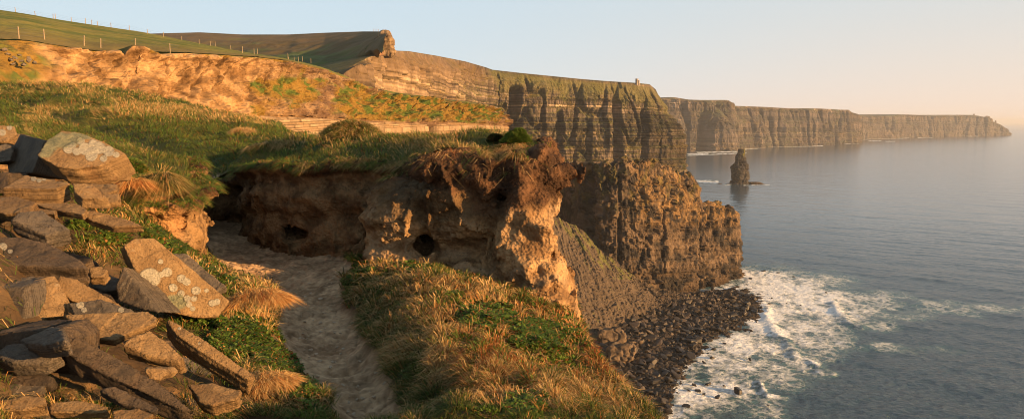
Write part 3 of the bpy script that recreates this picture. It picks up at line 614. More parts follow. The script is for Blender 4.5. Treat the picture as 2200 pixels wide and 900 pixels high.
def scarp():
    cols = []
    for u, v, Y, vb, Yb in SCARP:
        led = u > 540
        top = P(u, v, Y)
        c = [tuple(top+np.array([-3, 1.5, -.5]))+('w',), tuple(top)+('w',), (u, vb, Yb)]
        if led:
            c += [(u, vb+3, Yb-1.2), (u+1, 303, Yb-1.6), (3, -1, SEA-3, 'z')]
        else:
            c += [(.6, -.4, -.9, 'd'), (.5, -.3, -3.4-(.0 if u < 400 else 3), 'd'), (5, -1, SEA-3, 'z')]
        cols.append(c)
    c = []
    for dx, dy in ((-4, 10), (-14, 30)):
        k = [(q+np.array([dx, dy, 0])) for q in columns([cols[-1]])[0]]; cols.append([tuple(q)+('w',) for q in k])
    g, s, t = patch(cols, 1900, 560, sm=2, wt=[.03, .55, .04, .14, .24])
    u, v = PX(g); n = gnormals(g); n[..., 2] *= .4; n /= np.linalg.norm(n, axis=-1)[..., None]
    if n[..., 0].mean() < 0: n = -n
    x, y, z = g[..., 0], g[..., 1], g[..., 2]
    slope = sstep(.03, .06, t)*(1-sstep(.565, .6, t)); led = sstep(.60, .63, t)
    earth = 1-sstep(520, 760, u+60*perlin(s/20, t*4, 1)); lf = sstep(70, 150, u)
    # earth face: gullies, clods, cracks near the rim
    gul = ridged((s+26*t)/9, t*2.2, 1.1, 3); crack = sstep(.86, 1, 1-np.abs(perlin(s/4.2, t*1.3, 7))*1.6)*(1-sstep(.12, .34, t))*sstep(.1, .5, perlin(s/9, 2, 3)+.35)
    hx, hy, hz = x/1.6, y/1.6, z/1.2
    lump = fbm(hx, hy, hz, 5, .58)
    d = slope*(lf*(.95*gul-.7)+.55*lump*(.35+.65*lf)-.35*sstep(.1, .6, perlin(x/1.1, y/1.1, z/.9)))-1.5*crack*slope*lf
    d = d-.75*slope*lf*sstep(.62, 1, 1-2*np.abs(perlin((s+9*t)/3.4, t*1.3, 6.6)))*sstep(-.2, .3, perlin(s/13, t*2, 9.))
    bul = slope*1.7*np.sin(np.pi*np.clip((t-.03)/.54, 0, 1))*fbm(s/24, t*1.5, 4, 3); d = d+bul
    d = d-.9*lf*sstep(.075, .10, t)*(1-sstep(.10, .5, t))          # face set back under the sod
    brk = (1-earth)*slope; d = d+brk*(.9*ridged((s-20*t)/5, t*5, 3, 3)*.6+.8*sstep(.2, .6, fbm(x/5, y/5, z/4, 4)))
    cum, r = layers(4, -125, 20, .35, 1.3); li = np.searchsorted(cum, z+.5*perlin(s/30, 1, 1)-.01*s); off = r.rand(len(cum)+1)
    blk = np.floor(s/(1.2+2.2*off[li])+off[li]*9); bo = np.abs(np.sin(blk*12.9898+li*78.233)*43758.5453) % 1
    jt = sstep(.46, .5, np.abs((s/(1.2+2.2*off[li])+off[li]*9)%1-.5))
    d = d+led*(.65*(off[li]-.5)+.45*bo-.25*jt+.5*fbm(s/16, z/12, 1, 3)+(-5*np.exp(-((u-930)/7)**2)*(v > 262)))
    g = g+n*d[..., None]
    n2 = np.abs(gnormals(g)[..., 2]); u, v = PX(g)
    a = fbm(x/3, y/3, z/2.2, 4); b = fbm(s/14, t*5, 2, 4)
    soil = mixc((.20, .115, .05), (.43, .275, .14), sstep(-.55, .5, a*.8+b*.5))
    soil = soil*(.86+.34*perlin(s/2.2+3*t, t*2.5, 4)+.22*perlin(s/.8, t*4, 2))[..., None]
    brown = mixc((.13, .08, .05), (.25, .165, .095), sstep(-.4, .5, a+.3*b))
    veg = mixc((.20, .125, .03), (.075, .105, .022), sstep(-.15, .45, a-.2*b))
    c = mixc(soil, brown, sstep(560, 690, u+50*b)*slope*(1-led)) if False else soil*(1-sstep(560, 690, u+50*b)[..., None])+brown*sstep(560, 690, u+50*b)[..., None]
    vm = np.zeros_like(u)
    def V_(a0, b0, ru, rv, k): return k*np.exp(-((u-a0)/ru)**2-((v-b0)/rv)**2)
    for q in ((620, 190, 90, 40, .9), (760, 215, 60, 50, .8), (820, 235, 90, 45, 1.0), (900, 232, 90, 30, 1.1), (1000, 243, 80, 24, 1.1), (560, 240, 40, 20, .6), (480, 225, 60, 30, .4), (470, 150, 60, 14, .3), (640, 165, 40, 25, .6), (860, 210, 60, 18, 1.0), (1060, 250, 40, 20, .7)): vm = np.maximum(vm, V_(*q))
    vm = sstep(.30, .62, vm+.35*fbm(s/5, t*9, 6, 4))*slope; vm = np.maximum(vm, .95*(1-sstep(70, 120, u+25*b))*(t < .6))
    rimv = (1-sstep(.035, .052, t+.02*a)); vm = np.maximum(vm, rimv)
    c = c*(1-vm[..., None])+veg*vm[..., None]
    lc = mixc((.17, .115, .07), (.38, .28, .175), np.clip(off[li]*.7+.5*(bo-.5)+.3*a, 0, 1)); lc = lc*(1-.6*jt[..., None]); zc = z+.5*perlin(s/30, 1, 1)-.01*s; lb = 1-sstep(.05, .16, zc-cum[np.clip(li-1, 0, len(cum)-1)]); lc = lc*(1-.6*lb[..., None])
    low = sstep(-14, -24, z); lc = lc*(1-low[..., None])+np.array([.13, .10, .075])*low[..., None]
    k = led*(u > 520)*(1-.5*sstep(.2, .5, a)); c = c*(1-k[..., None])+lc*k[..., None]
    o = surf('earth_cliff', g, 'scarp', c)
    return g, s, t, vm
SG, SS, ST, SV = scarp()
SKYL = [(-650, -110, 160), (-450, -62, 168), (-150, -8, 176), (0, 22, 182), (60, 31, 186), (120, 42, 190), (200, 54, 196), (290, 67, 202), (320, 72, 204), (400, 88, 208), (500, 108, 212), (560, 119, 210), (620, 130, 200), (690, 146, 180), (740, 164, 166), (790, 188, 165), (850, 201, 172), (950, 214, 190), (1050, 227, 205), (1092, 262, 214)]
def field():
    su = [q[0] for q in SKYL]
    cols = []
    for u, v, Y, _, _ in SCARP:
        v = {200: 109, 250: 111, 262: 112, 285: 112, 310: 112, 345: 113}.get(u, v)
        vs_, Ys = np.interp(u, su, [q[1] for q in SKYL]), np.interp(u, su, [q[2] for q in SKYL])
        a = P(u, v, Y)+np.array([-.6, .4, .12]); b = P(u, vs_, Ys)
        m = a*.55+b*.45+np.array([0, 0, .25])
        cols.append([tuple(a)+('w',), tuple(m)+('w',), tuple(b)+('w',), (-5, 25, -2.5, 'd'), (-20, 60, -22, 'd')])
    g, s, t = patch(cols, 700, 260, sm=1, wt=[.3, .4, .12, .18])
    x, y = g[..., 0], g[..., 1]
    g[..., 2] += .16*fbm(x/5, y/5, 1, 5)*sstep(0, .04, t)*(1-sstep(.6, .7, t))+.1*np.abs(perlin(x/1.3, y/1.3, 3))
    n = fbm(x/12, y/12, 3, 4)+.5*perlin(x/2, y/2, 7)
    c = mixc((.10, .125, .022), (.21, .185, .04), sstep(-.6, .7, n))
    k = sstep(.2, .0, t+.06*n)*.6; c = c*(1-k[..., None])+np.array([.22, .14, .05])*k[..., None]
    surf('pasture', g, 'field', c)
    return g
FG = field()
# ---- meadow surface heights (upper level) : control points on the ground
U_PTS = [P(*q) for q in [(0, 200, 55), (0, 225, 42), (0, 245, 30), (0, 262, 20), (0, 290, 12), (100, 262, 20), (100, 225, 42), (200, 219, 66), (200, 240, 42), (200, 262, 26), (200, 290, 17), (300, 233, 74), (300, 250, 46), (300, 275, 26), (300, 310, 16), (300, 340, 11.8), (400, 241, 82), (400, 262, 48), (400, 290, 26), (400, 330, 16), (420, 378, 13.8), (385, 393, 12.5), (500, 252, 90), (500, 278, 50), (500, 300, 25), (500, 345, 14), (520, 380, 12.3), (600, 290, 32), (600, 308, 20), (600, 330, 13.5), (600, 352, 10.3), (700, 304, 21), (700, 320, 14.5), (700, 350, 9.9), (800, 308, 16), (800, 345, 9.5), (900, 311, 13), (900, 340, 9.0), (950, 318, 8.7), (1000, 312, 11.4), (1050, 312, 10.6), (1050, 330, 8.8), (1130, 312, 9.9), (1150, 332, 8.6), (1200, 338, 8.6), (1180, 315, 9.3),
     (320, 395, 8.2), (360, 420, 7.9), (290, 365, 8.3), (-200, 200, 60), (-200, 240, 30), (-300, 262, 16), (-600, 190, 48), (-600, 262, 14)]]
L_PTS = [G(*q) for q in [(480, 575, -1.70), (610, 640, -1.70), (590, 700, -1.68), (640, 780, -1.66), (700, 850, -1.64), (725, 900, -1.62), (400, 560, -1.42), (330, 505, -1.05), (500, 620, -1.48), (540, 700, -1.45), (480, 760, -1.42), (560, 800, -1.5), (620, 860, -1.52), (250, 480, -.88), (200, 520, -.95), (150, 580, -1.0), (250, 620, -1.2), (350, 700, -1.38), (200, 720, -1.2), (100, 660, -1.0), (0, 600, -.85), (0, 500, -.72), (0, 420, -.6), (80, 420, -.62), (180, 420, -.72), (250, 425, -.76), (0, 800, -1.12), (200, 850, -1.28), (400, 860, -1.42), (500, 880, -1.5), (0, 890, -1.15), (-200, 700, -.8), (-300, 500, -.5), (-300, 900, -1.0)]]
HU = RBF(np.array(U_PTS+L_PTS[7:8]+L_PTS[13:14]+L_PTS[22:26]+L_PTS[31:33]+[np.array([-8, 8, -.2]), np.array([-14, 8, .3]), np.array([.9, 10, -1.2])]), 1e-2)
F_PTS = L_PTS+[G(*q) for q in [(795, 905, -1.72), (770, 850, -1.74), (740, 800, -1.76), (700, 740, -1.78), (670, 680, -1.80), (650, 630, -1.82), (650, 590, -1.84), (580, 560, -1.84), (700, 570, -1.82), (520, 520, -1.82), (450, 500, -1.80), (450, 470, -1.72), (440, 540, -1.78), (760, 560, -1.74), (735, 600, -1.74), (745, 650, -1.73), (780, 720, -1.72), (830, 790, -1.70), (850, 840, -1.68), (870, 900, -1.66),
     (800, 590, -1.62), (850, 585, -1.58), (880, 620, -1.56), (930, 645, -1.52), (870, 700, -1.55), (980, 715, -1.48), (900, 780, -1.52), (960, 800, -1.44), (1000, 900, -1.34), (1050, 665, -1.62), (1100, 700, -1.64), (1170, 730, -1.72), (1240, 722, -1.90), (1250, 780, -1.78), (1100, 780, -1.55), (1200, 820, -1.66), (1300, 840, -1.74), (1150, 880, -1.42), (1280, 890, -1.56), (1400, 905, -1.64)]]
F_PTS += [np.array(q, float) for q in [(-1, 1.5, -1.62), (0, 1.5, -1.45), (.8, 1.8, -1.6), (-1, -1, -1.6), (1, -2, -1.6), (-3, 1, -1.1), (-3, -2, -1.1), (-6, 0, -.7), (-1.2, 8.9, -1.85), (-.4, 8.5, -1.95), (.5, 7.8, -2.1), (-2, 10.5, -1.85), (-6, 10.5, -.9), (-7, 8, -.5), (-9, 11, -.3), (-6, 13.5, -1.5), (-4, 12.5, -1.7)]]
HF = RBF(np.array(F_PTS), 5e-3)
# coast edge on plan (solid land lies to the left of it)
EDGE = np.array([(1.5, -12), (1.3, -3), (1.05, 1.0), (.92, 2.6), (.80, 3.7), (.70, 4.5), (.66, 5.1), (.62, 6.0), (.62, 7.0), (.70, 8.2), (.74, 8.7), (.60, 9.4), (.42, 10.2), (-.2, 11.6), (-1.0, 13.2), (-2.6, 16), (-4.6, 20.5), (-10, 32), (-20, 52), (-30, 78), (-32, 110)], float)
def edge_x(y): return np.interp(y, EDGE[:, 1], EDGE[:, 0])
def hfun(x, y):
    h = HF(x, y)
    h = h+.05*fbm(x/.9, y/.9, 2, 3)+.055*np.abs(fbm(x/.33, y/.33, 5, 2))*sstep(-1.6, -1.0, x)+.012*fbm(x/.12, y/.12, 2, 3)
    d = np.maximum(0, x-edge_x(y)+.05*perlin(y*2, 1, x)-.02)
    return np.where(x < edge_x(y)+2.5, h, -4)-(1.3*d+5*d*d)
def ufun(x, y):
    h = HU(x, y); far = sstep(12, 30, y)
    h = h+(.05+.16*far)*fbm(x/(1.1), y/(1.1), 4, 2)+(.0+.42*far)*fbm(x/5.5, y/5.5, 4, 3)+.03*np.abs(perlin(x*3, y*3, 1))
    d = np.maximum(0, x-edge_x(y)+.25*perlin(y*.8, 1, 2)*sstep(10, 14, y))
    return h-(1.2*d+4*d*d)
def near_cliff():
    cols = []
    for x, y in EDGE:
        y = y-0; k = 1 if y < 12 else 0
        z0 = -3.2 if y < 12 else float(HU(np.array([x]), np.array([y]))[0])-1.5
        cols.append([(x-.5, y, z0, 'w'), (x-.15, y, z0-1, 'w'), (x+1.0, y+1.0, -14, 'w'), (x+4, y+3, -60, 'w'), (x+9, y+5, SEA-3, 'w')])
    g, s, t = patch(cols, 420, 300, sm=3, wt=[.06, .2, .34, .4])
    f = sstep(.1, .2, t)
    g, tone, d, fs = cliff_disp(g, s, 13, lay=(.6, 3), A_l=.4, A_c=.5, wc=4, A_b=2.0, wb=25, A_f=1.5, wf=12, A_n=.6, wn=4, fade=f)
    surf('near_cliff', g, 'headland', cliff_col(g, tone, d, fs, s, (.18, .13, .09), (.3, .22, .15), (.08, .06, .045), (.10, .10, .03), gthr=.8, gn=10))
near_cliff()
# ================================================================== NEAR: ground, bank with burrows
POLY = np.array([(-4.95, 7.55), (-4.1, 7.3), (-3.68, 7.6), (-3.78, 8.6), (-4.6, 10.2), (-5.6, 12.0), (-5.35, 12.5), (-4.9, 12.45), (-4.75, 12.0), (-4.25, 11.1), (-3.72, 10.35), (-3.15, 9.95), (-2.5, 9.65), (-2.05, 9.5), (-1.75, 9.15), (-1.35, 8.75), (-.8, 8.55), (-.35, 8.45), (.05, 8.4), (.4, 8.45), (.6, 8.6), (.66, 8.9), (.55, 9.4), (.38, 10.1), (-.25, 11.5), (-1.05, 13.1), (-1.2, 20), (-14, 20), (-14, 7.7)])
def poly_sd(x, y, poly):
    d = np.full(x.shape, 1e9); ins = np.zeros(x.shape, bool); n = len(poly)
    for i in range(n):
        ax, ay = poly[i]; bx, by = poly[(i+1) % n]; ex, ey = bx-ax, by-ay
        t = np.clip(((x-ax)*ex+(y-ay)*ey)/(ex*ex+ey*ey), 0, 1); d = np.minimum(d, np.hypot(x-ax-t*ex, y-ay-t*ey))
        c = ((ay > y) != (by > y)) & (x < (bx-ax)*(y-ay)/(by-ay+1e-12)+ax); ins ^= c
    return np.where(ins, -d, d)
def smin(a, b, k):
    h = np.clip(.5+.5*(b-a)/k, 0, 1); return b*(1-h)+a*h-k*h*(1-h)
def smax(a, b, k): return -smin(-a, -b, k)
def surface_nets(F, org, vox):
    nx, ny, nz = F.shape; s = F < 0
    cn = np.zeros((nx-1, ny-1, nz-1), np.int8)
    for i in (0, 1):
        for j in (0, 1):
            for k in (0, 1): cn += s[i:nx-1+i, j:ny-1+j, k:nz-1+k]
    act = (cn > 0) & (cn < 8); I, J, K = np.nonzero(act); idx = np.full(act.shape, -1, np.int32); idx[I, J, K] = np.arange(len(I))
    acc = np.zeros((len(I), 3), np.float32); cnt = np.zeros(len(I), np.float32)
    cor = [(i, j, k) for i in (0, 1) for j in (0, 1) for k in (0, 1)]
    for a in cor:
        for ax in range(3):
            if a[ax]: continue
            b = list(a); b[ax] = 1
            fa = F[I+a[0], J+a[1], K+a[2]]; fb = F[I+b[0], J+b[1], K+b[2]]
            m = (fa < 0) != (fb < 0); t = np.where(m, fa/(fa-fb+1e-12), 0)
            p = np.array(a, np.float32)[None]+t[:, None]*np.eye(3, dtype=np.float32)[ax]
            acc += p*m[:, None]; cnt += m
    V = (acc/cnt[:, None]+np.stack([I, J, K], 1))*vox+org
    Fs = []
    for ax in range(3):
        o1, o2 = [(1, 2), (2, 0), (0, 1)][ax]
        sl0 = [slice(None)]*3; sl1 = [slice(None)]*3; sl0[ax] = slice(0, -1); sl1[ax] = slice(1, None)
        a = s[tuple(sl0)]; b = s[tuple(sl1)]; ch = a != b
        ii = np.array(np.nonzero(ch)).T
        ok = (ii[:, o1] > 0) & (ii[:, o2] > 0) & (ii[:, o1] < F.shape[o1]-1) & (ii[:, o2] < F.shape[o2]-1); ii = ii[ok]
        q = []
        for d1, d2 in ((0, 0), (1, 0), (1, 1), (0, 1)):
            c = ii.copy(); c[:, o1] -= d1; c[:, o2] -= d2; q.append(idx[c[:, 0], c[:, 1], c[:, 2]])
        q = np.stack(q, 1); fl = ~a[tuple(ii.T)]
        q[fl] = q[fl][:, ::-1]; Fs.append(q[(q >= 0).all(1)])
    return V, np.concatenate(Fs)
def vnormals(V, F):
    a, b, c, d = (V[F[:, i]] for i in range(4)); fn = np.cross(c-a, d-b); N = np.zeros_like(V)
    for i in range(4): np.add.at(N, F[:, i], fn)
    return N/(np.linalg.norm(N, axis=1)[:, None]+1e-12)
def bank():
    vox = .025; x0, x1, y0, y1, z0, z1 = -6.4, 1.35, 6.9, 13.0, -4.0, .12
    ax = np.arange(x0, x1, vox); ay = np.arange(y0, y1, vox); az = np.arange(z0, z1, vox)
    X2, Y2 = np.meshgrid(ax, ay, indexing='ij')
    wob = .10*fbm(X2/.7, Y2/.7, 3.3, 3); sd = (poly_sd(X2, Y2, POLY)+wob).astype(np.float32)
    hu = (ufun(X2, Y2)-.03-.07*sstep(.05, .4, -sd)-.12*sstep(-3.4, -4.2, X2)*sstep(10.2, 9.2, Y2)).astype(np.float32)
    Z = az.astype(np.float32)[None, None]; X = X2.astype(np.float32)[..., None]; Y = Y2.astype(np.float32)[..., None]
    rel = Z-hu[..., None]
    # profile of the cut face: sod lip, shadowed hollow beneath, a bulging course, thin ledge, lower bulge, foot
    pr = np.interp(rel, [-2.2, -1.5, -1.25, -1.05, -.82, -.72, -.6, -.42, -.25, -.14, -.04, .1], [-.20, -.06, .05, .02, .12, .16, .05, .03, .17, .13, -.04, .0]).astype(np.float32)
    right = sstep(-1.9, -1.2, X)
    D = smax(sd[..., None]+pr*(1-.6*right), rel, .05)
    def ell(u, v, Yc, r):
        c = P(u, v, Yc); return (np.sqrt(((X-c[0])/r[0])**2+((Y-c[1])/r[1])**2+((Z-c[2])/r[2])**2)-1)*min(r)
    for q in [(880, 470, 8.75, (.50, .55, .55)), (835, 540, 8.7, (.38, .42, .30)), (960, 590, 8.7, (.85, .75, .42)), (1120, 470, 8.45, (.42, .62, .65)), (1000, 440, 8.6, (.60, .60, .55)), (1150, 610, 8.2, (.42, .70, .70)), (1150, 720, 7.9, (.46, .80, 1.0)), (1130, 560, 8.3, (.35, .65, .9)), (1050, 680, 8.2, (.6, .8, .7)), (1100, 820, 8.3, (.75, 1.1, 1.6))]:
        D = smin(D, ell(*q), .16)
    # right hand limit: the neck under the cap, then the foot
    zr = [P(1190, v, 8.2)[2] for v in (330, 350, 365, 385, 410, 440, 485, 520, 560, 600, 650, 700, 760)]
    xr = [P(u, 450, 8.2)[0] for u in (1232, 1235, 1240, 1208, 1200, 1196, 1178, 1182, 1212, 1226, 1231, 1236, 1245)]
    lim = X-np.interp(Z, zr[::-1], xr[::-1]).astype(np.float32)
    D = smax(D, lim+.9*np.clip(Y-8.9, 0, 3)*.55, .07)
    # peat cap: dark lumps and the beak that hangs out to the right
    for q in [(965, 362, 8.35, (.36, .34, .17)), (1035, 372, 8.2, (.26, .30, .18)), (1060, 410, 8.15, (.17, .24, .22)), (1120, 365, 8.2, (.24, .3, .17)), (1160, 348, 8.3, (.19, .28, .19)), (1172, 372, 8.35, (.30, .32, .13)), (1210, 370, 8.45, (.20, .2, .075)), (1105, 335, 8.9, (.35, .3, .1)), (1172, 318, 9.2, (.14, .25, .13))]:
        D = smin(D, ell(*q), .07)
    # burrows and hollows
    def hole(u, v, Yc, r, dep, k=.05):
        nonlocal D
        c = P(u, v, Yc); q = np.sqrt(((X-c[0])/r[0])**2+((Z-c[2]-.15*np.clip(Y-c[1], 0, 2))/r[1])**2)-1; q = q*min(r)
        q = np.maximum(q, np.maximum(c[1]-dep-Y, Y-c[1]-dep)); D = smax(D, -q, k)
    hole(612, 524, 9.75, (.29, .125), 1.0); hole(912, 527, 8.4, (.125, .125), 1.0, .04); hole(786, 500, 9.45, (.09, .26), .45, .08); hole(1183, 540, 8.0, (.05, .07), .5, .03)
    hole(1085, 430, 7.95, (.16, .10), .35, .1)
    near = np.abs(D) < .3; ii = np.nonzero(near)
    px, py, pz = ax[ii[0]], ay[ii[1]], az[ii[2]]
    nz_ = (.085-.05*(pz > -.80))*fbm(px/.42, py/.42, pz/.34, 3)+.026*fbm(px/.10, py/.11, pz/.10, 3, .6)-.05*sstep(.82, 1, 1-np.abs(perlin(px/.5, py/.5, pz/1.1))*1.5)
    D[ii] += nz_.astype(np.float32)
    D[:, :, 0] = 1; D[0] = np.maximum(D[0], .01); D[-1] = np.maximum(D[-1], .01); D[:, -1] = np.maximum(D[:, -1], .01); D[:, 0] = np.maximum(D[:, 0], .01)
    V, F = surface_nets(D, np.array([x0, y0, z0]), vox)
    N = vnormals(V, F)
    V = V+N*(.010*fbm(V[:, 0]/.045, V[:, 1]/.045, V[:, 2]/.045, 2)+.006)[:, None]
    u, v = PX(V); rel = V[:, 2]-(ufun(V[:, 0], V[:, 1])-.03)
    a = fbm(V[:, 0]/.3, V[:, 1]/.3, V[:, 2]/.2, 4); b = perlin(V[:, 0]/.05, V[:, 1]/.05, V[:, 2]/.05)
    c = mixc((.19, .112, .055), (.43, .27, .135), sstep(-.5, .5, a+.3*b))
    pal = sstep(.0, .5, fbm(V[:, 0]/.5, V[:, 1]/.5, V[:, 2]/.3+5, 3))*(V[:, 0] > -2)*.5; c = c*(1-pal[:, None])+np.array([.32, .235, .15])*pal[:, None]
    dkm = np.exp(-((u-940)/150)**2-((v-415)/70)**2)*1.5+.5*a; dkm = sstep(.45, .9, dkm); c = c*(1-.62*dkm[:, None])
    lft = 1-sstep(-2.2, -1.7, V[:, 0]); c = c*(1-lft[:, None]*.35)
    # peaty topsoil, thicker on the promontory
    th = .05+.09*sstep(-3.4, -2.9, V[:, 0])+.16*sstep(-1.6, -.9, V[:, 0])+.1*sstep(-.4, 0, V[:, 0])
    pt = sstep(-1.2, -.8, (rel/th)+.18*a); pt = np.maximum(pt, sstep(.0, .3, np.exp(-((u-1060)/55)**2-((v-420)/70)**2)+.2*a-.4)*.8)
    peat = mixc((.050, .029, .018), (.135, .072, .038), sstep(-.4, .6, a+.4*b)); c = c*(1-pt[:, None])+peat*pt[:, None]
    orange = sstep(.5, 1, np.exp(-((u-345)/60)**2-((v-480)/60)**2)*1.5); c = c*(1-orange[:, None])+np.array([.36, .20, .09])*orange[:, None]
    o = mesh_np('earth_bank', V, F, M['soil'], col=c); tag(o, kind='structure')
    return V, N, F
BV, BN, BF = bank()
PATH_L = np.array([(440, 470), (440, 520), (480, 575), (540, 592), (612, 642), (588, 700), (640, 780), (700, 850), (725, 905), (740, 1000)], float)
PATH_R = np.array([(560, 470), (700, 530), (758, 562), (735, 600), (745, 650), (780, 720), (830, 790), (850, 840), (872, 905), (930, 1000)], float)
def path_mask(u, v, w=16):
    l = np.interp(v, PATH_L[:, 1], PATH_L[:, 0]); r = np.interp(v, PATH_R[:, 1], PATH_R[:, 0])
    k = np.clip((v-430)/300, .15, 1.2)*w
    return sstep(-k, k, u-l)*sstep(-k, k, r-u)*(v > 440)
def ground():
    xs = np.concatenate([np.linspace(-12, -5, 140, endpoint=False), np.linspace(-5, 1.2, 500, endpoint=False), np.linspace(1.2, 2.6, 40)])
    ys = np.concatenate([np.linspace(-8, 2.2, 90, endpoint=False), np.linspace(2.2, 9, 560, endpoint=False), np.linspace(9, 13.5, 180)])
    X, Y = np.meshgrid(xs, ys, indexing='ij'); Z = hfun(X, Y)
    Pp = np.stack([X, Y, Z], -1); u, v = PX(Pp); u = u+10*perlin(X*2.5, Y*2.5, 1); pm = path_mask(u, v)*(Y > .5)
    pm = np.where(Y < 3.4, sstep(.38, .30, np.abs(X+1.0+.12*Y*0+.03*perlin(Y, 1, 1))), pm)
    td_ = np.abs(fbm(X/.16, Y/.22, 4, 2)); Z = Z-.05*pm+(.030*fbm(X/.25, Y/.25, 9, 4, .55)-.018*sstep(.0, .12, .12-td_))*pm+.008*fbm(X/.04, Y/.04, 3, 2)*pm
    inn = poly_sd(X, Y, POLY); Z = np.where((inn < -.5) & (X > -4.4) & (Y > 7.9), Z-1.2, Z); Z = np.where((inn < -.25) & (X <= -4.4), Z*(1-sstep(6.6, 7.8, Y))+(ufun(X, Y)-.02)*sstep(6.6, 7.8, Y), Z); Z = np.where((inn < -.2) & (X > -4.9) & (X <= -4.4) & (Y > 7.8), Z-.3, Z)
    g = np.stack([X, Y, Z], -1)
    a = fbm(X/.6, Y/.6, 3, 4); b = fbm(X/.07, Y/.07, 3, 3)
    soil = mixc((.07, .045, .025), (.13, .085, .045), sstep(-.5, .5, a)); pth = mixc((.27, .18, .105), (.60, .43, .27), sstep(-.6, .7, .7*a+.6*b))
    pth = pth*(1-.30*sstep(.1, .5, fbm(X/.22, Y/.35, 6, 3)))[..., None]; org = sstep(.1, .6, np.exp(-((u-520)/90)**2-((v-600)/40)**2)+.3*a)*.5; pth = pth*(1-org[..., None])+np.array([.33, .20, .11])*org[..., None]
    c = soil*(1-pm[..., None])+pth*pm[..., None]
    surf('ground', g, 'ground', c)
    return g, pm
GG, GPM = ground()
def meadow():
    # fan of land seen from above the bank, fine near, coarse far
    r = np.geomspace(6.6, 100, 560); az = np.radians(np.linspace(-62, 12, 620))
    X = np.sin(az)[:, None]*r; Y = np.cos(az)[:, None]*r
    Z = ufun(X, Y)
    # worn track running back through the grass
    tr = np.array([P(*q)[:2] for q in [(420, 385, 13.0), (380, 345, 15), (300, 325, 17), (180, 300, 22), (90, 270, 26), (50, 235, 34), (20, 200, 50)]])
    d = np.full(X.shape, 9e9)
    for p, q in zip(tr[:-1], tr[1:]):
        e = q-p; t = np.clip(((X-p[0])*e[0]+(Y-p[1])*e[1])/(e@e), 0, 1); d = np.minimum(d, np.hypot(X-p[0]-t*e[0], Y-p[1]-t*e[1]))
    w = .35+.012*Y; trk = np.exp(-(d/w)**2); Z = Z-(.12+.006*Y)*trk
    # tussock mounds
    for (u, v, Yc, R, H) in [(755, 300, 13, 1.0, .22), (620, 312, 14, .9, .14), (560, 300, 19, 1.2, .2), (430, 300, 22, 1.8, .22), (1020, 312, 9.6, .5, .05), (880, 305, 11.5, .7, .08), (130, 175, 62, 6, 1.0), (330, 205, 68, 6, .8), (200, 240, 40, 3, .5), (100, 235, 38, 3, .5), (520, 330, 13, .7, .12), (250, 262, 26, 2.5, .35), (330, 246, 50, 4, .6), (60, 290, 13, .9, .15)]:
        c = P(u, v, Yc); Z = Z+H*np.exp(-((X-c[0])**2+(Y-c[1])**2)/R**2)
    sdp = poly_sd(X, Y, POLY)
    keep = ((sdp < -.16) | (Y > 19.5) | (X < -13.5)) & (X < edge_x(Y)+1.2)
    left_ok = (X < -3.3)
    g = np.stack([X, Y, Z], -1)
    km = keep[:-1, :-1] & keep[1:, :-1] & keep[1:, 1:] & keep[:-1, 1:]
    km &= ~((Y[:-1, :-1] > 62) & (X[:-1, :-1] > -14))
    a = fbm(X/1.4, Y/1.4, 3, 4); b = fbm(X/5, Y/9, 8, 3)
    c = mixc((.055, .075, .018), (.17, .125, .045), sstep(-.2, .6, a*.5+b)); c = c*(1-.5*trk[..., None])+np.array([.06, .045, .025])*.5*trk[..., None]
    V, F, C = compact(g.reshape(-1, 3), grid_faces(*X.shape, mask=km), c.reshape(-1, 3))
    o = mesh_np('meadow', V, F, M['ground'], col=C); tag(o, kind='structure')
    return g, keep, trk
MG, MK, MT = meadow()
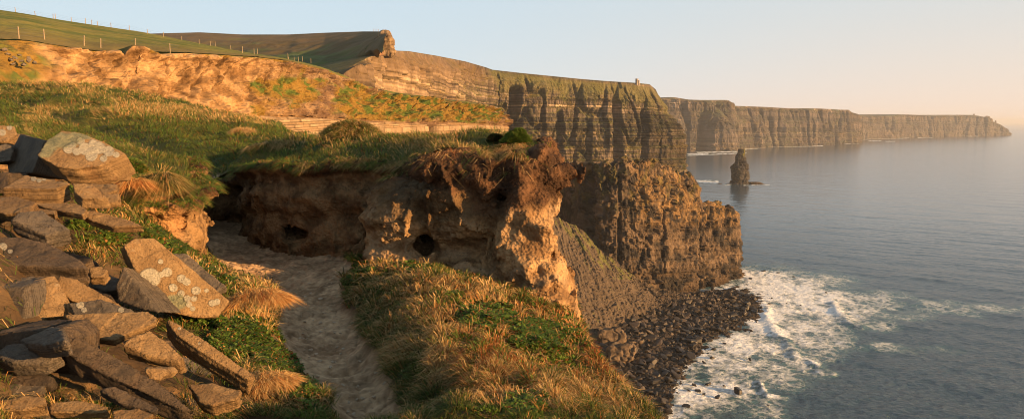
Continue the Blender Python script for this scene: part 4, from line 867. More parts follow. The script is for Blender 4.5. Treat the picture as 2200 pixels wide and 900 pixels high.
# ================================================================== ROCKS in the foreground heap
def rock_mat(name, a, b, spots=.5, stain=.4, rough=.85):
    m, nt, p = newmat(name); L = nt.links.new
    tc = nd(nt, 'ShaderNodeTexCoord'); at = nd(nt, 'ShaderNodeAttribute', attribute_name='lichen'); oi = nd(nt, 'ShaderNodeObjectInfo')
    mp = nd(nt, 'ShaderNodeVectorMath', operation='ADD'); L(tc.outputs['Object'], mp.inputs[0]); L(oi.outputs['Random'], mp.inputs[1])
    def N(sc, det, ro=.6, **k):
        n = nd(nt, 'ShaderNodeTexNoise', i_Scale=sc, i_Detail=det, i_Roughness=ro); L(mp.outputs[0], n.inputs['Vector']); return n.outputs[0]
    n1, n2, n3, n4 = N(3.2, 8.), N(14, 10., .68), N(5.5, 3.), N(70, 4.)
    c = ramp(nt, math_n(nt, 'ADD', math_n(nt, 'MULTIPLY', n1, .65), math_n(nt, 'MULTIPLY', n2, .35)), (.34, a), (.66, b))
    rust = nd(nt, 'ShaderNodeMix', data_type='RGBA'); rust.inputs['B'].default_value = (.27, .13, .05, 1); L(c, rust.inputs['A']); L(ramp(nt, n3, (.56, 0.), (.72, stain)), rust.inputs['Factor'])
    dk = nd(nt, 'ShaderNodeMix', data_type='RGBA'); dk.inputs['B'].default_value = (.04, .036, .032, 1); L(rust.outputs['Result'], dk.inputs['A']); L(ramp(nt, N(8.5, 6.), (.60, 0.), (.70, .55)), dk.inputs['Factor'])
    # crusty lichen
    vo = nd(nt, 'ShaderNodeTexVoronoi', i_Scale=11.); wp = nd(nt, 'ShaderNodeVectorMath', operation='ADD'); nn = nd(nt, 'ShaderNodeTexNoise', i_Scale=22., i_Detail=4.); L(mp.outputs[0], nn.inputs['Vector'])
    sc_ = nd(nt, 'ShaderNodeVectorMath', operation='SCALE'); L(nn.outputs['Color'], sc_.inputs[0]); sc_.inputs['Scale'].default_value = .09; L(mp.outputs[0], wp.inputs[0]); L(sc_.outputs[0], wp.inputs[1]); L(wp.outputs[0], vo.inputs['Vector'])
    geo = nd(nt, 'ShaderNodeNewGeometry'); sx = nd(nt, 'ShaderNodeSeparateXYZ'); L(geo.outputs['Normal'], sx.inputs[0])
    up = ramp(nt, sx.outputs['Z'], (.2, 0.), (.7, 1.))
    sp = math_n(nt, 'MULTIPLY', math_n(nt, 'LESS_THAN', vo.outputs['Distance'], .28), math_n(nt, 'MULTIPLY', math_n(nt, 'GREATER_THAN', n3, .60), up)); sp = math_n(nt, 'MULTIPLY', sp, spots)
    ed = math_n(nt, 'ADD', at.outputs['Fac'], math_n(nt, 'MULTIPLY', math_n(nt, 'SUBTRACT', n2, .5), .3)); la = ramp(nt, ed, (.46, 0.), (.54, 1.))
    lf = math_n(nt, 'MAXIMUM', sp, la)
    lm = nd(nt, 'ShaderNodeMix', data_type='RGBA'); L(lf, lm.inputs['Factor']); L(dk.outputs['Result'], lm.inputs['A']); L(ramp(nt, n4, (.3, (.40, .37, .29)), (.7, (.58, .53, .42))), lm.inputs['B'])
    a2 = nd(nt, 'ShaderNodeAttribute', attribute_name='moss'); m2 = nd(nt, 'ShaderNodeMix', data_type='RGBA'); L(ramp(nt, math_n(nt, 'ADD', a2.outputs['Fac'], math_n(nt, 'SUBTRACT', n2, .5)), (.42, 0.), (.6, .9)), m2.inputs['Factor']); L(lm.outputs['Result'], m2.inputs['A']); L(ramp(nt, n2, (.4, (.15, .19, .14)), (.6, (.36, .36, .22))), m2.inputs['B'])
    bsn = nd(nt, 'ShaderNodeTexNoise', noise_dimensions='1D', i_Scale=1., i_Detail=3.); bat = nd(nt, 'ShaderNodeAttribute', attribute_name='bed'); sat = nd(nt, 'ShaderNodeAttribute', attribute_name='side')
    L(math_n(nt, 'ADD', math_n(nt, 'MULTIPLY', bat.outputs['Fac'], 110.), math_n(nt, 'MULTIPLY', n1, 3.)), bsn.inputs['W'])
    ds = nd(nt, 'ShaderNodeVectorMath', operation='SCALE'); L(m2.outputs['Result'], ds.inputs[0])
    L(math_n(nt, 'SUBTRACT', 1., math_n(nt, 'MULTIPLY', ramp(nt, bsn.outputs[0], (.38, .5), (.48, 0.)), sat.outputs['Fac'])), ds.inputs['Scale'])
    L(ds.outputs[0], p.inputs['Base Color']); p.inputs['Roughness'].default_value = rough; p.inputs['Specular IOR Level'].default_value = .3
    ba = nd(nt, 'ShaderNodeAttribute', attribute_name='bed'); sa = nd(nt, 'ShaderNodeAttribute', attribute_name='side')
    bn = nd(nt, 'ShaderNodeTexNoise', noise_dimensions='1D', i_Scale=1., i_Detail=4., i_Roughness=.7); L(math_n(nt, 'MULTIPLY', ba.outputs['Fac'], 75.), bn.inputs['W'])
    bz = math_n(nt, 'MULTIPLY', bn.outputs[0], sa.outputs['Fac'])
    vc = nd(nt, 'ShaderNodeTexVoronoi', feature='DISTANCE_TO_EDGE', i_Scale=5.); L(wp.outputs[0], vc.inputs['Vector']); ck = ramp(nt, vc.outputs['Distance'], (.0, 0.), (.035, 1.))
    b0 = nd(nt, 'ShaderNodeBump', i_Distance=.07); L(bz, b0.inputs['Height'])
    bc = nd(nt, 'ShaderNodeBump', i_Distance=.01); L(ck, bc.inputs['Height']); L(b0.outputs[0], bc.inputs['Normal'])
    b1 = nd(nt, 'ShaderNodeBump', i_Distance=.085, i_Strength=1.); L(n2, b1.inputs['Height']); L(bc.outputs[0], b1.inputs['Normal']); b2 = nd(nt, 'ShaderNodeBump', i_Distance=.012); L(n4, b2.inputs['Height']); L(b1.outputs[0], b2.inputs['Normal'])
    b3 = nd(nt, 'ShaderNodeBump', i_Distance=.012); L(lf, b3.inputs['Height']); L(b2.outputs[0], b3.inputs['Normal']); L(b3.outputs[0], p.inputs['Normal'])
    return m
M['stone'] = rock_mat('sandstone', (.24, .15, .072), (.52, .345, .17), spots=.35)
M['greystone'] = rock_mat('grey_flagstone', (.11, .098, .085), (.30, .24, .175), stain=.25)
M['darkstone'] = rock_mat('dark_flagstone', (.065, .054, .045), (.24, .17, .11), stain=.3)
ROCKS = []
def rock(label, front, back, mat='stone', vox=.011, bed=(0, 0, 1), amp=1.0, lichen=(), moss=(), cat='rock', seed=0, name='rock', ch=.003, group=None, th=None, tw=.5, lf=.12):
    """front: list of (u, v, distance); back: offset(s) in metres giving the stone its thickness"""
    us = [q[0] for q in front]; vs_ = [q[1] for q in front]; hgt = max(vs_)-min(vs_)
    if th is None: th = .30*hgt
    um = (max(us)+min(us))/2; Wd = max(us)-min(us)
    front = [(a, b, c*(1+tw*(a-um)/FPX)) for a, b, c in front]
    if lf and Wd > 40:
        ex = []
        for a, b, c in front:
            if a < min(us)+.14*Wd: ex += [(a, b, c+.13), (a+.13*Wd, b+.02*hgt, c-.01)]
            else: ex.append((a, b, c))
        front = ex; us = [q[0] for q in front]; vs_ = [q[1] for q in front]
    if th:
        uo = np.array(us, float); vo = np.array(vs_, float); A = np.stack([uo, np.ones(len(uo))], 1); sl_, ic = np.linalg.lstsq(A, vo, rcond=None)[0]; sl_ = np.clip(sl_, -.8, .8); ic = vo.mean()-sl_*uo.mean()
        out = []
        for (a, b, c) in front:
            if b > sl_*a+ic+.08*hgt:
                tm = th/FPX*c; out += [(a, b, c+tm*.35), (a*.97+.03*uo.mean(), b-th, c-tm*.15)]
            else: out.append((a, b, c+.10))
        front = out
    pts = []
    backs = back if isinstance(back, list) else [back]
    for q in front:
        p = P(*q); pts.append(p)
        for b in backs:
            cs = .94 if len(backs) == 1 else 1; pts.append(p+np.array(b))
    c0 = np.mean(pts, 0); bed = np.array(bed, float); bed /= np.linalg.norm(bed)
    r = np.random.RandomState(seed+100); offs = r.rand(64)
    def dis(V, N):
        q = V+seed*3.1
        k = V@bed; side = 1-np.abs(N@bed)
        lay_ = np.floor(k/.022+.8*perlin(q[:, 0]*3, q[:, 1]*3, 1)).astype(int) % 64
        d = .006*fbm(q[:, 0]*3.2, q[:, 1]*3.2, q[:, 2]*3.2, 4)+.0035*fbm(q[:, 0]*22, q[:, 1]*22, q[:, 2]*22, 3)
        d = d+side*(offs[lay_]-.5)*.018*(.4+.6*sstep(-.2, .3, perlin(q[:, 0]*4, q[:, 1]*4, q[:, 2]*4)))
        d = d-.012*sstep(.1, .5, perlin(q[:, 0]*5.5, q[:, 1]*5.5, k*14))*sstep(.2, .8, side)
        # broken steps on the bedding faces
        st = np.floor(1.6*perlin(q[:, 0]*2.2, q[:, 1]*2.2, q[:, 2]*2.2)+.5); d = d+(1-side)*st*.006
        return d*amp*.75
    V, N, F, _ = blob_rock(name, pts, vox*.9, dis, '', lambda V, N: None, chamfer=ch)
    u, v = PX(V); N = vnormals(V, F); fac = sstep(.0, .2, -(N*(V/np.linalg.norm(V, axis=1)[:, None])).sum(1))
    li = np.zeros(len(V)); mo = np.zeros(len(V))
    for (a, b, rx) in lichen:
        rr = np.hypot(u-a, (v-b)*1.1); li = np.maximum(li, fac*np.clip(1.0-.5*rr/rx, 0, 1))
    for (a, b, rx, ry) in moss: mo = np.maximum(mo, fac*np.clip(1.1-.55*np.hypot((u-a)/rx, (v-b)/ry), 0, 1))
    o = mesh_np(name, V, F, M[mat], extra={'lichen': li, 'moss': mo, 'bed': V@bed+seed*1.7, 'side': np.clip(1.15-1.9*np.abs(N@bed), 0, 1)}, loc=(c0[0], c0[1], V[:, 2].min()))
    tag(o, label, cat, group, 'thing'); ROCKS.append(o); return o
def slab(label, poly, n, ex, Y, mat='stone', name='rock', cat='rock', seed=0, **k):
    """flat broken stone: outline of its upper face laid on a tilted plane, with a true thickness"""
    n = np.array(n, float); n /= np.linalg.norm(n); px = np.array(poly, float)/1.402+np.array([0, 258.])
    if np.isscalar(ex): ex = (-n*abs(ex))
    c = P(px[:, 0].mean(), px[:, 1].mean(), Y); pts = []
    for u, v in px:
        d = P(u, v, 1.0); pts.append(d*(c@n)/(d@n))
    pts = np.array(pts); r = np.random.RandomState(seed)
    low = c+(pts-c)*(.93+.10*r.rand(len(pts), 1))+np.array(ex)
    front = [tuple(PX(q))+(q[1],) for q in np.concatenate([pts, low])]
    return rock(label, front, (0, .002, 0), mat, seed=seed, bed=n, th=0, tw=0, lf=0, name=name, cat=cat, ch=0, **k)
SB = dict(name='stone_slab', cat='stone slab'); BK = dict(name='stone_block', cat='stone block')
slab('largest boulder topping the heap, pale lichen blotches on its sloping top', [(112, 105), (140, 60), (185, 32), (240, 38), (310, 64), (378, 104), (300, 138), (225, 146), (165, 138)], (.22, -.52, .82), (.06, .10, -.17), 5.85, name='boulder', cat='boulder', seed=1,
     lichen=[(147, 321, 11), (156, 312, 8), (173, 303, 9), (184, 320, 15), (196, 335, 13), (212, 318, 15), (233, 325, 12), (222, 341, 8), (250, 333, 7), (200, 309, 10), (165, 326, 9)], moss=[(130, 300, 40, 16), (100, 315, 20, 22), (180, 290, 30, 8)])
slab('grey wedge shaped stone leaning against the left of the lichened boulder', [(62, 42), (135, 60), (112, 115), (98, 160), (25, 160), (20, 120)], (-.55, -.75, .4), (.12, .25, -.08), 6.1, 'greystone', seed=2)
slab('thick rectangular block directly below the lichened boulder', [(6, 205), (38, 186), (75, 163), (214, 190), (172, 208)], (.04, -.30, .95), (.0, .0, -.125), 5.2, seed=3, lichen=[(72, 384, 6), (84, 388, 5), (95, 385, 4)], **BK)
slab('small chipped block just right of the rectangular block', [(217, 190), (280, 190), (326, 236), (245, 236), (222, 215)], (.18, -.5, .84), (0, .02, -.08), 5.15, seed=4)
slab('thin slab wedged beneath the two blocks', [(96, 248), (165, 256), (235, 250), (265, 268), (250, 286), (130, 264)], (0, -.35, .93), .05, 4.95, seed=5, **SB)
slab('short flat brown stone below the rectangular block at the left', [(28, 265), (70, 258), (170, 270), (166, 284), (50, 277)], (0, -.35, .93), .055, 4.85, seed=6)
slab('blue grey stone with a sunlit brown end at the left edge of the heap', [(30, 300), (55, 278), (125, 272), (208, 328), (135, 345)], (.18, -.45, .87), (0, .02, -.10), 4.45, 'greystone', seed=7)
slab('broad dark slab sloping down at the left edge', [(-60, 350), (60, 352), (150, 372), (240, 420), (264, 446), (150, 442), (0, 436), (-60, 434)], (.1, -.32, .94), (0, .03, -.13), 4.15, 'darkstone', seed=8, lichen=[(5, 530, 10), (22, 540, 6)], **SB)
slab('tall tilted slab standing up with round white lichen spots', [(372, 378), (405, 357), (465, 355), (500, 400), (600, 470), (692, 546), (657, 594), (590, 596), (500, 575), (430, 500), (400, 440)], (.42, -.80, .43), (-.13, .16, -.06), 4.6, seed=9, amp=.8,
     lichen=[(322, 597, 23), (359, 585, 11), (390, 598, 10), (401, 605, 9), (372, 618, 10), (389, 630, 8), (402, 641, 8), (421, 624, 10), (417, 641, 7), (444, 624, 5), (456, 651, 8), (466, 648, 8), (406, 654, 7), (414, 663, 6), (346, 590, 7), (345, 562, 6)], moss=[(375, 650, 25, 16)], **SB)
slab('dark flank stone under the left side of the spotted slab', [(348, 500), (372, 440), (410, 520), (480, 580), (420, 570), (355, 545)], (-.2, -.8, .5), (.05, .2, -.06), 4.35, 'greystone', seed=10)
slab('flat grey stone half buried behind the spotted slab', [(500, 405), (560, 403), (600, 440), (682, 500), (650, 515), (560, 452)], (.1, -.5, .86), .06, 5.15, 'greystone', seed=11)
slab('orange brown slab half in shadow left of the pile centre', [(55, 562), (100, 480), (165, 466), (205, 540), (190, 590), (100, 600), (60, 585)], (.32, -.55, .77), .08, 3.62, seed=12, **SB)
slab('narrow orange stone wedge running behind the triangular slab', [(158, 500), (180, 466), (230, 478), (340, 550), (402, 578), (330, 577), (215, 545)], (.32, -.6, .73), .08, 3.8, seed=13)
slab('knobbly stone with a white lichen crust above the triangular slab', [(205, 548), (300, 540), (400, 570), (392, 585), (220, 583)], (.1, -.6, .8), .05, 3.62, 'greystone', seed=14, lichen=[(172, 655, 9), (180, 665, 7), (260, 665, 7)])
slab('flat triangular slab lying on top in the lower heap', [(190, 588), (330, 578), (442, 574), (474, 592), (470, 606), (395, 634), (340, 664), (272, 656), (240, 620)], (.08, -.42, .9), .042, 3.45, vox=.0095, seed=15, **SB)
slab('long dark slab slanting down to the right at the front of the heap', [(188, 690), (228, 645), (300, 688), (380, 733), (480, 788), (588, 880), (540, 872), (430, 815), (330, 765), (230, 725)], (.22, -.58, .78), (-.01, .03, -.085), 2.95, 'darkstone', vox=.0095, seed=16, amp=1.1, **SB)
slab('chunky tapering block between the two long slanting slabs', [(368, 678), (388, 655), (450, 635), (500, 668), (552, 718), (535, 728), (440, 704)], (.28, -.48, .83), (0, .03, -.075), 3.22, vox=.0095, seed=17, **BK)
slab('longest slab pointing down right beside the green plants', [(500, 604), (512, 602), (600, 650), (768, 768), (748, 782), (690, 750), (600, 695), (530, 645)], (.3, -.42, .85), (-.02, .03, -.10), 3.65, vox=.0095, seed=18, lichen=[(385, 705, 4), (428, 737, 3)], **SB)
slab('low brown stone in the shade beneath the longest slab', [(560, 795), (640, 790), (728, 812), (718, 838), (640, 860), (600, 850)], (0, -.4, .9), .07, 3.15, seed=19)
slab('square dark stone at the left edge of the lower heap', [(-20, 640), (115, 630), (118, 690), (100, 745), (-20, 742)], (-.15, -.85, .5), (0, .25, -.02), 3.1, 'darkstone', seed=20)
slab('rounded dark stone standing next to the square dark stone', [(106, 690), (130, 632), (170, 628), (208, 668), (205, 735), (150, 752), (108, 742)], (.0, -.88, .45), (0, .25, -.02), 3.05, 'darkstone', seed=21)
slab('low dark slab in the shade at the bottom left', [(-20, 762), (100, 755), (165, 770), (150, 795), (-20, 798)], (0, -.45, .9), .06, 2.9, 'darkstone', seed=22, **SB)
slab('long orange sunlit stone at the bottom left corner', [(-15, 845), (60, 832), (132, 836), (142, 858), (60, 872), (-15, 872)], (.05, -.4, .92), .06, 2.65, vox=.0095, seed=23)
slab('orange stone bar beside the bottom corner stone', [(146, 850), (230, 840), (325, 860), (318, 874), (150, 876)], (.05, -.4, .92), .055, 2.7, vox=.0095, seed=24)
slab('thin dark slab under the long dark slanting slab', [(300, 812), (340, 800), (482, 865), (470, 880), (370, 855)], (.2, -.5, .85), .04, 2.75, 'darkstone', vox=.0095, seed=25, **SB)
slab('grey green shaded stone at the left edge above the square dark stone', [(-20, 505), (70, 500), (80, 560), (70, 622), (-20, 624)], (-.2, -.85, .5), (0, .25, 0), 3.5, 'greystone', seed=26)
slab('small rounded orange stone below the tip of the broad dark slab', [(265, 445), (300, 438), (327, 452), (312, 474), (268, 474)], (.1, -.5, .85), .07, 4.3, seed=27)
slab('sunlit yellow brown stone wedged in the gap under the chunky block', [(430, 745), (490, 750), (502, 765), (480, 786), (445, 780)], (.3, -.8, .5), (0, .12, -.03), 3.0, vox=.0095, seed=28)
slab('mottled stone pile end at the top left edge with pale lichen', [(-50, 34), (0, 15), (42, 18), (54, 42), (30, 62), (-40, 68)], (.2, -.6, .75), (0, .05, -.12), 6.6, seed=29, lichen=[(5, 285, 8), (20, 275, 6)])
slab('banded stone under the mottled stone at the top left edge', [(-40, 88), (14, 72), (42, 85), (32, 125), (-40, 128)], (.05, -.8, .5), (0, .25, -.04), 6.15, 'greystone', seed=30)
slab('flat sunlit stone shard behind the grey wedge stone', [(50, 40), (88, 46), (92, 56), (52, 50)], (.2, -.3, .9), .05, 6.8, seed=31)
slab('brown wedge tucked under the right end of the lichened boulder', [(270, 160), (330, 140), (354, 152), (346, 184), (280, 186)], (.3, -.7, .6), (0, .25, -.02), 5.85, seed=32)
slab('dark flat stone right of the small chipped block', [(262, 190), (354, 194), (352, 212), (312, 224)], (0, -.35, .93), .05, 5.55, seed=33)
slab('lower flat stone beneath the dark flat stone by the tuft', [(305, 224), (358, 224), (362, 242), (322, 252)], (0, -.35, .93), .05, 5.4, seed=34)
slab('grey shaded stone at the far left between the block and the boulder', [(-50, 165), (20, 160), (30, 190), (0, 222), (-50, 224)], (-.15, -.8, .55), (0, .25, -.02), 5.6, 'darkstone', seed=35)
slab('dark stone filling the left edge beside the short flat stone', [(-50, 242), (15, 240), (25, 295), (-5, 335), (-50, 337)], (-.1, -.8, .55), (0, .25, -.02), 4.9, 'darkstone', seed=36)
slab('low brown slab stretching right from under the blocks toward the grass', [(225, 270), (300, 278), (380, 298), (432, 320), (340, 322), (270, 300)], (.08, -.4, .9), .05, 5.0, seed=37, **SB)
slab('buried stone edge at the bottom between grass and dark slab', [(335, 872), (420, 862), (472, 885), (420, 905), (335, 905)], (0, -.5, .85), .05, 2.6, vox=.0095, seed=38)
# stones low in the heap, seen only between the others
def fillers():
    r = np.random.RandomState(77); k = 0
    spots = [(20, 640), (90, 720), (180, 700), (250, 700), (60, 760), (150, 820), (230, 800), (30, 830), (110, 840), (330, 750), (400, 790), (300, 840), (430, 850), (380, 870), (480, 850), (200, 640), (230, 610), (30, 560), (120, 560), (60, 610), (20, 440), (100, 430), (150, 500), (60, 480), (210, 470), (60, 395), (190, 400), (20, 700), (140, 760), (270, 870), (180, 880), (60, 880), (340, 700), (20, 345), (60, 350)]
    for u, v in spots:
        z = -1.0
        for _ in range(6):
            p = G(u, v, z); z = float(hfun(np.array([p[0]]), np.array([p[1]]))[0]); z = min(z, -.3)
        p = G(u, v, z+.01); w = (.20+.13*r.rand())*1500/3.3/2; a0 = r.rand()*6; m = 6
        poly = [((u+w*math.cos(a0+i*6.283/m)*(.8+.4*r.rand()))*1.402, (v+w*.36*math.sin(a0+i*6.283/m)*(.8+.4*r.rand())-258)*1.402) for i in range(m)]
        slab('shaded stone lying low in the heap, mostly hidden beneath the larger slabs', poly, (r.normal()*.15, -.30+r.normal()*.12, .95), .07, p[1], ['darkstone', 'greystone', 'stone'][k % 3], seed=60+k, group='stones low in the heap'); k += 1
fillers()
# rubble on the slope far left, pebbles on the path
def loose():
    r = np.random.RandomState(12)
    mt = terrain_mat('path_stone', 1.5, .002, flat=(.44, .36, .27), var=.35)
    meshes = []
    for k in range(6):
        me = hull_mesh(200+k, (1, .8, .45), 12, .08); me.materials.append(mt); meshes.append(me)
    n = 0
    for i in range(2400):
        u = r.uniform(560, 860); v = 560+340*r.rand()**1.2
        if float(path_mask(np.array([u]), np.array([v]))[0]) < .75: continue
        z = -1.75
        for _ in range(4):
            p = G(u, v, z); z = float(hfun(np.array([p[0]]), np.array([p[1]]))[0])-.045
        p = G(u, v, z); s = .006+.020*r.rand()**4
        o = link(bpy.data.objects.new('pebble', meshes[r.randint(6)])); o.location = p+np.array([0, 0, s*.2]); o.scale = (s, s, s); o.rotation_euler = (r.normal()*.3, r.normal()*.3, r.rand()*6.3)
        tag(o, 'small pale stone lying loose on the worn earth path', 'pebble', 'pebbles on the path'); n += 1
        if n >= 230: break
    for u, v, s, lab in [(737, 748, .026, 'round pale pebble standing out in the middle of the lower path'), (760, 768, .02, 'flat dark chip lying right of the round pale pebble'), (690, 640, .06, 'flat pale stone set into the path where it narrows'), (655, 662, .04, 'thin stone flake at the left of the path bend'), (718, 692, .03, 'grey pebble by the right edge of the path')]:
        p = G(u, v, -1.8); z = float(hfun(np.array([p[0]]), np.array([p[1]]))[0])-.04; p = G(u, v, z)
        o = link(bpy.data.objects.new('pebble', meshes[r.randint(6)])); o.location = p; o.scale = (s, s*.8, s*.5); o.rotation_euler = (0, 0, r.rand()*6); tag(o, lab, 'pebble')
    # rubble tumbled on the far slope
    for k in range(6):
        me = meshes[k].copy(); me.materials.clear(); me.materials.append(M['greystone']); meshes.append(me)
    spots = [(8, 108), (20, 118), (34, 126), (48, 132), (62, 130), (12, 128), (30, 138), (52, 140), (5, 116), (74, 136), (24, 130), (42, 120)]
    for u, v in spots:
        p = P(u, v, 67.0); s = .25+.32*r.rand()
        o = link(bpy.data.objects.new('rubble_stone', meshes[6+r.randint(6)])); o.location = p+np.array([.3, -.5, 0]); o.scale = (s, s, s); o.rotation_euler = (r.normal()*.4, r.normal()*.4, r.rand()*6.3)
        tag(o, 'weathered stone in the tumbled wall on the slope at far left', 'stone', 'tumbled wall stones on the slope')
loose()
# ================================================================== GRASS AND LOW PLANTS
PAL = dict(green=((.055, .11, .018), (.13, .20, .035)), bright=((.08, .15, .02), (.17, .26, .045)), dark=((.022, .040, .012), (.055, .075, .02)), straw=((.40, .26, .10), (.70, .50, .23)), orange=((.42, .19, .055), (.62, .33, .12)), red=((.22, .06, .02), (.38, .13, .04)), olive=((.10, .10, .025), (.22, .19, .05)))
def blade_arrays(p, L, w, lean, droop, col, face=None):
    n = len(p); r = np.random.RandomState(n % 1000+3)
    up = np.array([0, 0, 1.]); d0 = lean+up; d0 /= np.linalg.norm(d0, axis=1)[:, None]
    a = r.rand(n)*np.pi*2 if face is None else face+r.normal(size=n)*.5
    wd = np.stack([np.cos(a), np.sin(a), 0*a], 1)*w[:, None]*.5
    hor = lean*np.array([1, 1, 0]); hor /= np.linalg.norm(hor, axis=1)[:, None]+1e-6
    mid = p+d0*(L*.55)[:, None]-up*(droop*L*.10)[:, None]+hor*(droop*L*.05)[:, None]
    tip = p+d0*(L*.92)[:, None]-up*(droop*L*.55)[:, None]+hor*(droop*L*.40)[:, None]
    V = np.stack([p-wd, p+wd, mid-wd*.85, mid+wd*.85, tip], 1)
    o = np.arange(n)[:, None, None]*5; F = (o+np.array([[0, 1, 3], [0, 3, 2], [2, 3, 4]])[None]).reshape(-1, 3)
    C = np.repeat(col[:, None], 5, 1); C[:, :2] *= .85; C[:, 4] = np.minimum(C[:, 4]*1.18+.01, 1)  # shade painted into the foot of each blade, tip made paler
    return V.reshape(-1, 3), F, C.reshape(-1, 3)
def blades(name, p, L, w, lean, droop, col, parent=None, loc=None, **k):
    V, F, C = blade_arrays(p, L, w, lean, droop, col, **k)
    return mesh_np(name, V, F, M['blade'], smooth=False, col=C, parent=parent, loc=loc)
def pick(kinds, probs, r):
    """probs (n, k) -> colours"""
    c = np.cumsum(probs, 1); c /= c[:, -1:]; i = (r.rand(len(probs))[:, None] > c).sum(1); t = r.rand(len(probs))
    lo = np.array([PAL[k][0] for k in kinds])[i]; hi = np.array([PAL[k][1] for k in kinds])[i]
    return lo+(hi-lo)*t[:, None], i
def sample_grid(g, wgt, n, r):
    a = np.linalg.norm(np.cross(g[1:, :-1]-g[:-1, :-1], g[:-1, 1:]-g[:-1, :-1]), axis=-1)*wgt[:-1, :-1]
    c = np.cumsum(a.ravel()); k = np.searchsorted(c, r.rand(n)*c[-1]); i, j = np.unravel_index(np.minimum(k, a.size-1), a.shape)
    s, t = r.rand(n)[:, None], r.rand(n)[:, None]
    return g[i, j]*(1-s)*(1-t)+g[i+1, j]*s*(1-t)+g[i, j+1]*(1-s)*t+g[i+1, j+1]*s*t, i, j
def bl(u, v, lst):
    m = np.zeros(np.shape(u))
    for (a, b, ru, rv, k) in lst: m = np.maximum(m, k*np.exp(-((u-a)/ru)**2-((v-b)/rv)**2))
    return m
def tussock(x, y, size, seed=0):
    gx = np.floor(x/size); gy = np.floor(y/size); best = np.full(np.shape(x), 9.); bx = np.zeros_like(best); by = np.zeros_like(best); bh = np.zeros_like(best)
    for i in (-1, 0, 1):
        for j in (-1, 0, 1):
            cx = gx+i; cy = gy+j; h = np.abs(np.sin(cx*12.9898+cy*78.233+seed)*43758.5453) % 1; k = np.abs(np.sin(cx*39.346+cy*11.135+seed)*24634.63) % 1
            dx = x/size-(cx+.15+.7*h); dy = y/size-(cy+.15+.7*k); d = np.hypot(dx, dy); m = d < best
            best = np.where(m, d, best); bx = np.where(m, dx, bx); by = np.where(m, dy, by); bh = np.where(m, (h*7.31) % 1, bh)
    return best, bx, by, bh
STRAW = [(830, 640, 60, 45, .6), (900, 690, 50, 60, .9), (960, 625, 60, 22, 1.1), (1010, 630, 60, 20, 1.2), (930, 740, 60, 70, 1.1), (900, 620, 60, 26, 1.0), (1000, 815, 110, 25, 1.1), (950, 800, 60, 40, 1.1), (860, 760, 40, 60, .6), (1110, 800, 60, 25, .8), (1280, 850, 90, 30, .9), (1200, 850, 60, 30, .8), (850, 575, 60, 20, .7), (870, 850, 40, 40, .6), (1000, 700, 200, 12, .3), (1340, 880, 60, 25, .9), (1100, 860, 150, 20, .5), (560, 650, 60, 50, 1.2), (560, 820, 60, 30, .9), (610, 790, 40, 40, .6), (400, 590, 40, 20, 1.0), (430, 600, 40, 18, .9), (200, 545, 40, 18, .8), (230, 550, 30, 20, .8), (120, 890, 300, 16, 1.2), (440, 890, 120, 20, .9), (340, 890, 100, 12, .9), (600, 880, 60, 20, .7), (250, 470, 80, 14, .6), (680, 870, 30, 20, .4)]
GREENB = [(520, 740, 90, 45, 1.2), (450, 690, 70, 18, 1.1), (590, 790, 50, 30, .9), (440, 590, 40, 20, .9), (500, 610, 40, 18, .8), (370, 530, 40, 25, .8), (220, 520, 50, 16, .9), (180, 485, 40, 10, .9), (1040, 690, 90, 50, 1.0), (1150, 720, 90, 50, 1.0), (1200, 760, 70, 50, .8), (1080, 870, 90, 30, .8), (1150, 870, 50, 30, 1.0), (870, 585, 60, 20, .7), (780, 590, 50, 30, .7), (400, 570, 90, 12, .6), (200, 885, 50, 10, .9), (340, 870, 40, 10, .6), (650, 850, 50, 40, .8), (1250, 700, 60, 60, .6)]
REDB = [(1070, 790, 90, 45, .9), (1030, 780, 60, 40, .9), (1280, 780, 22, 60, 1.2), (1000, 800, 60, 30, .6), (1110, 700, 200, 60, .35), (1260, 830, 60, 30, .5), (1300, 800, 20, 30, 1.0)]
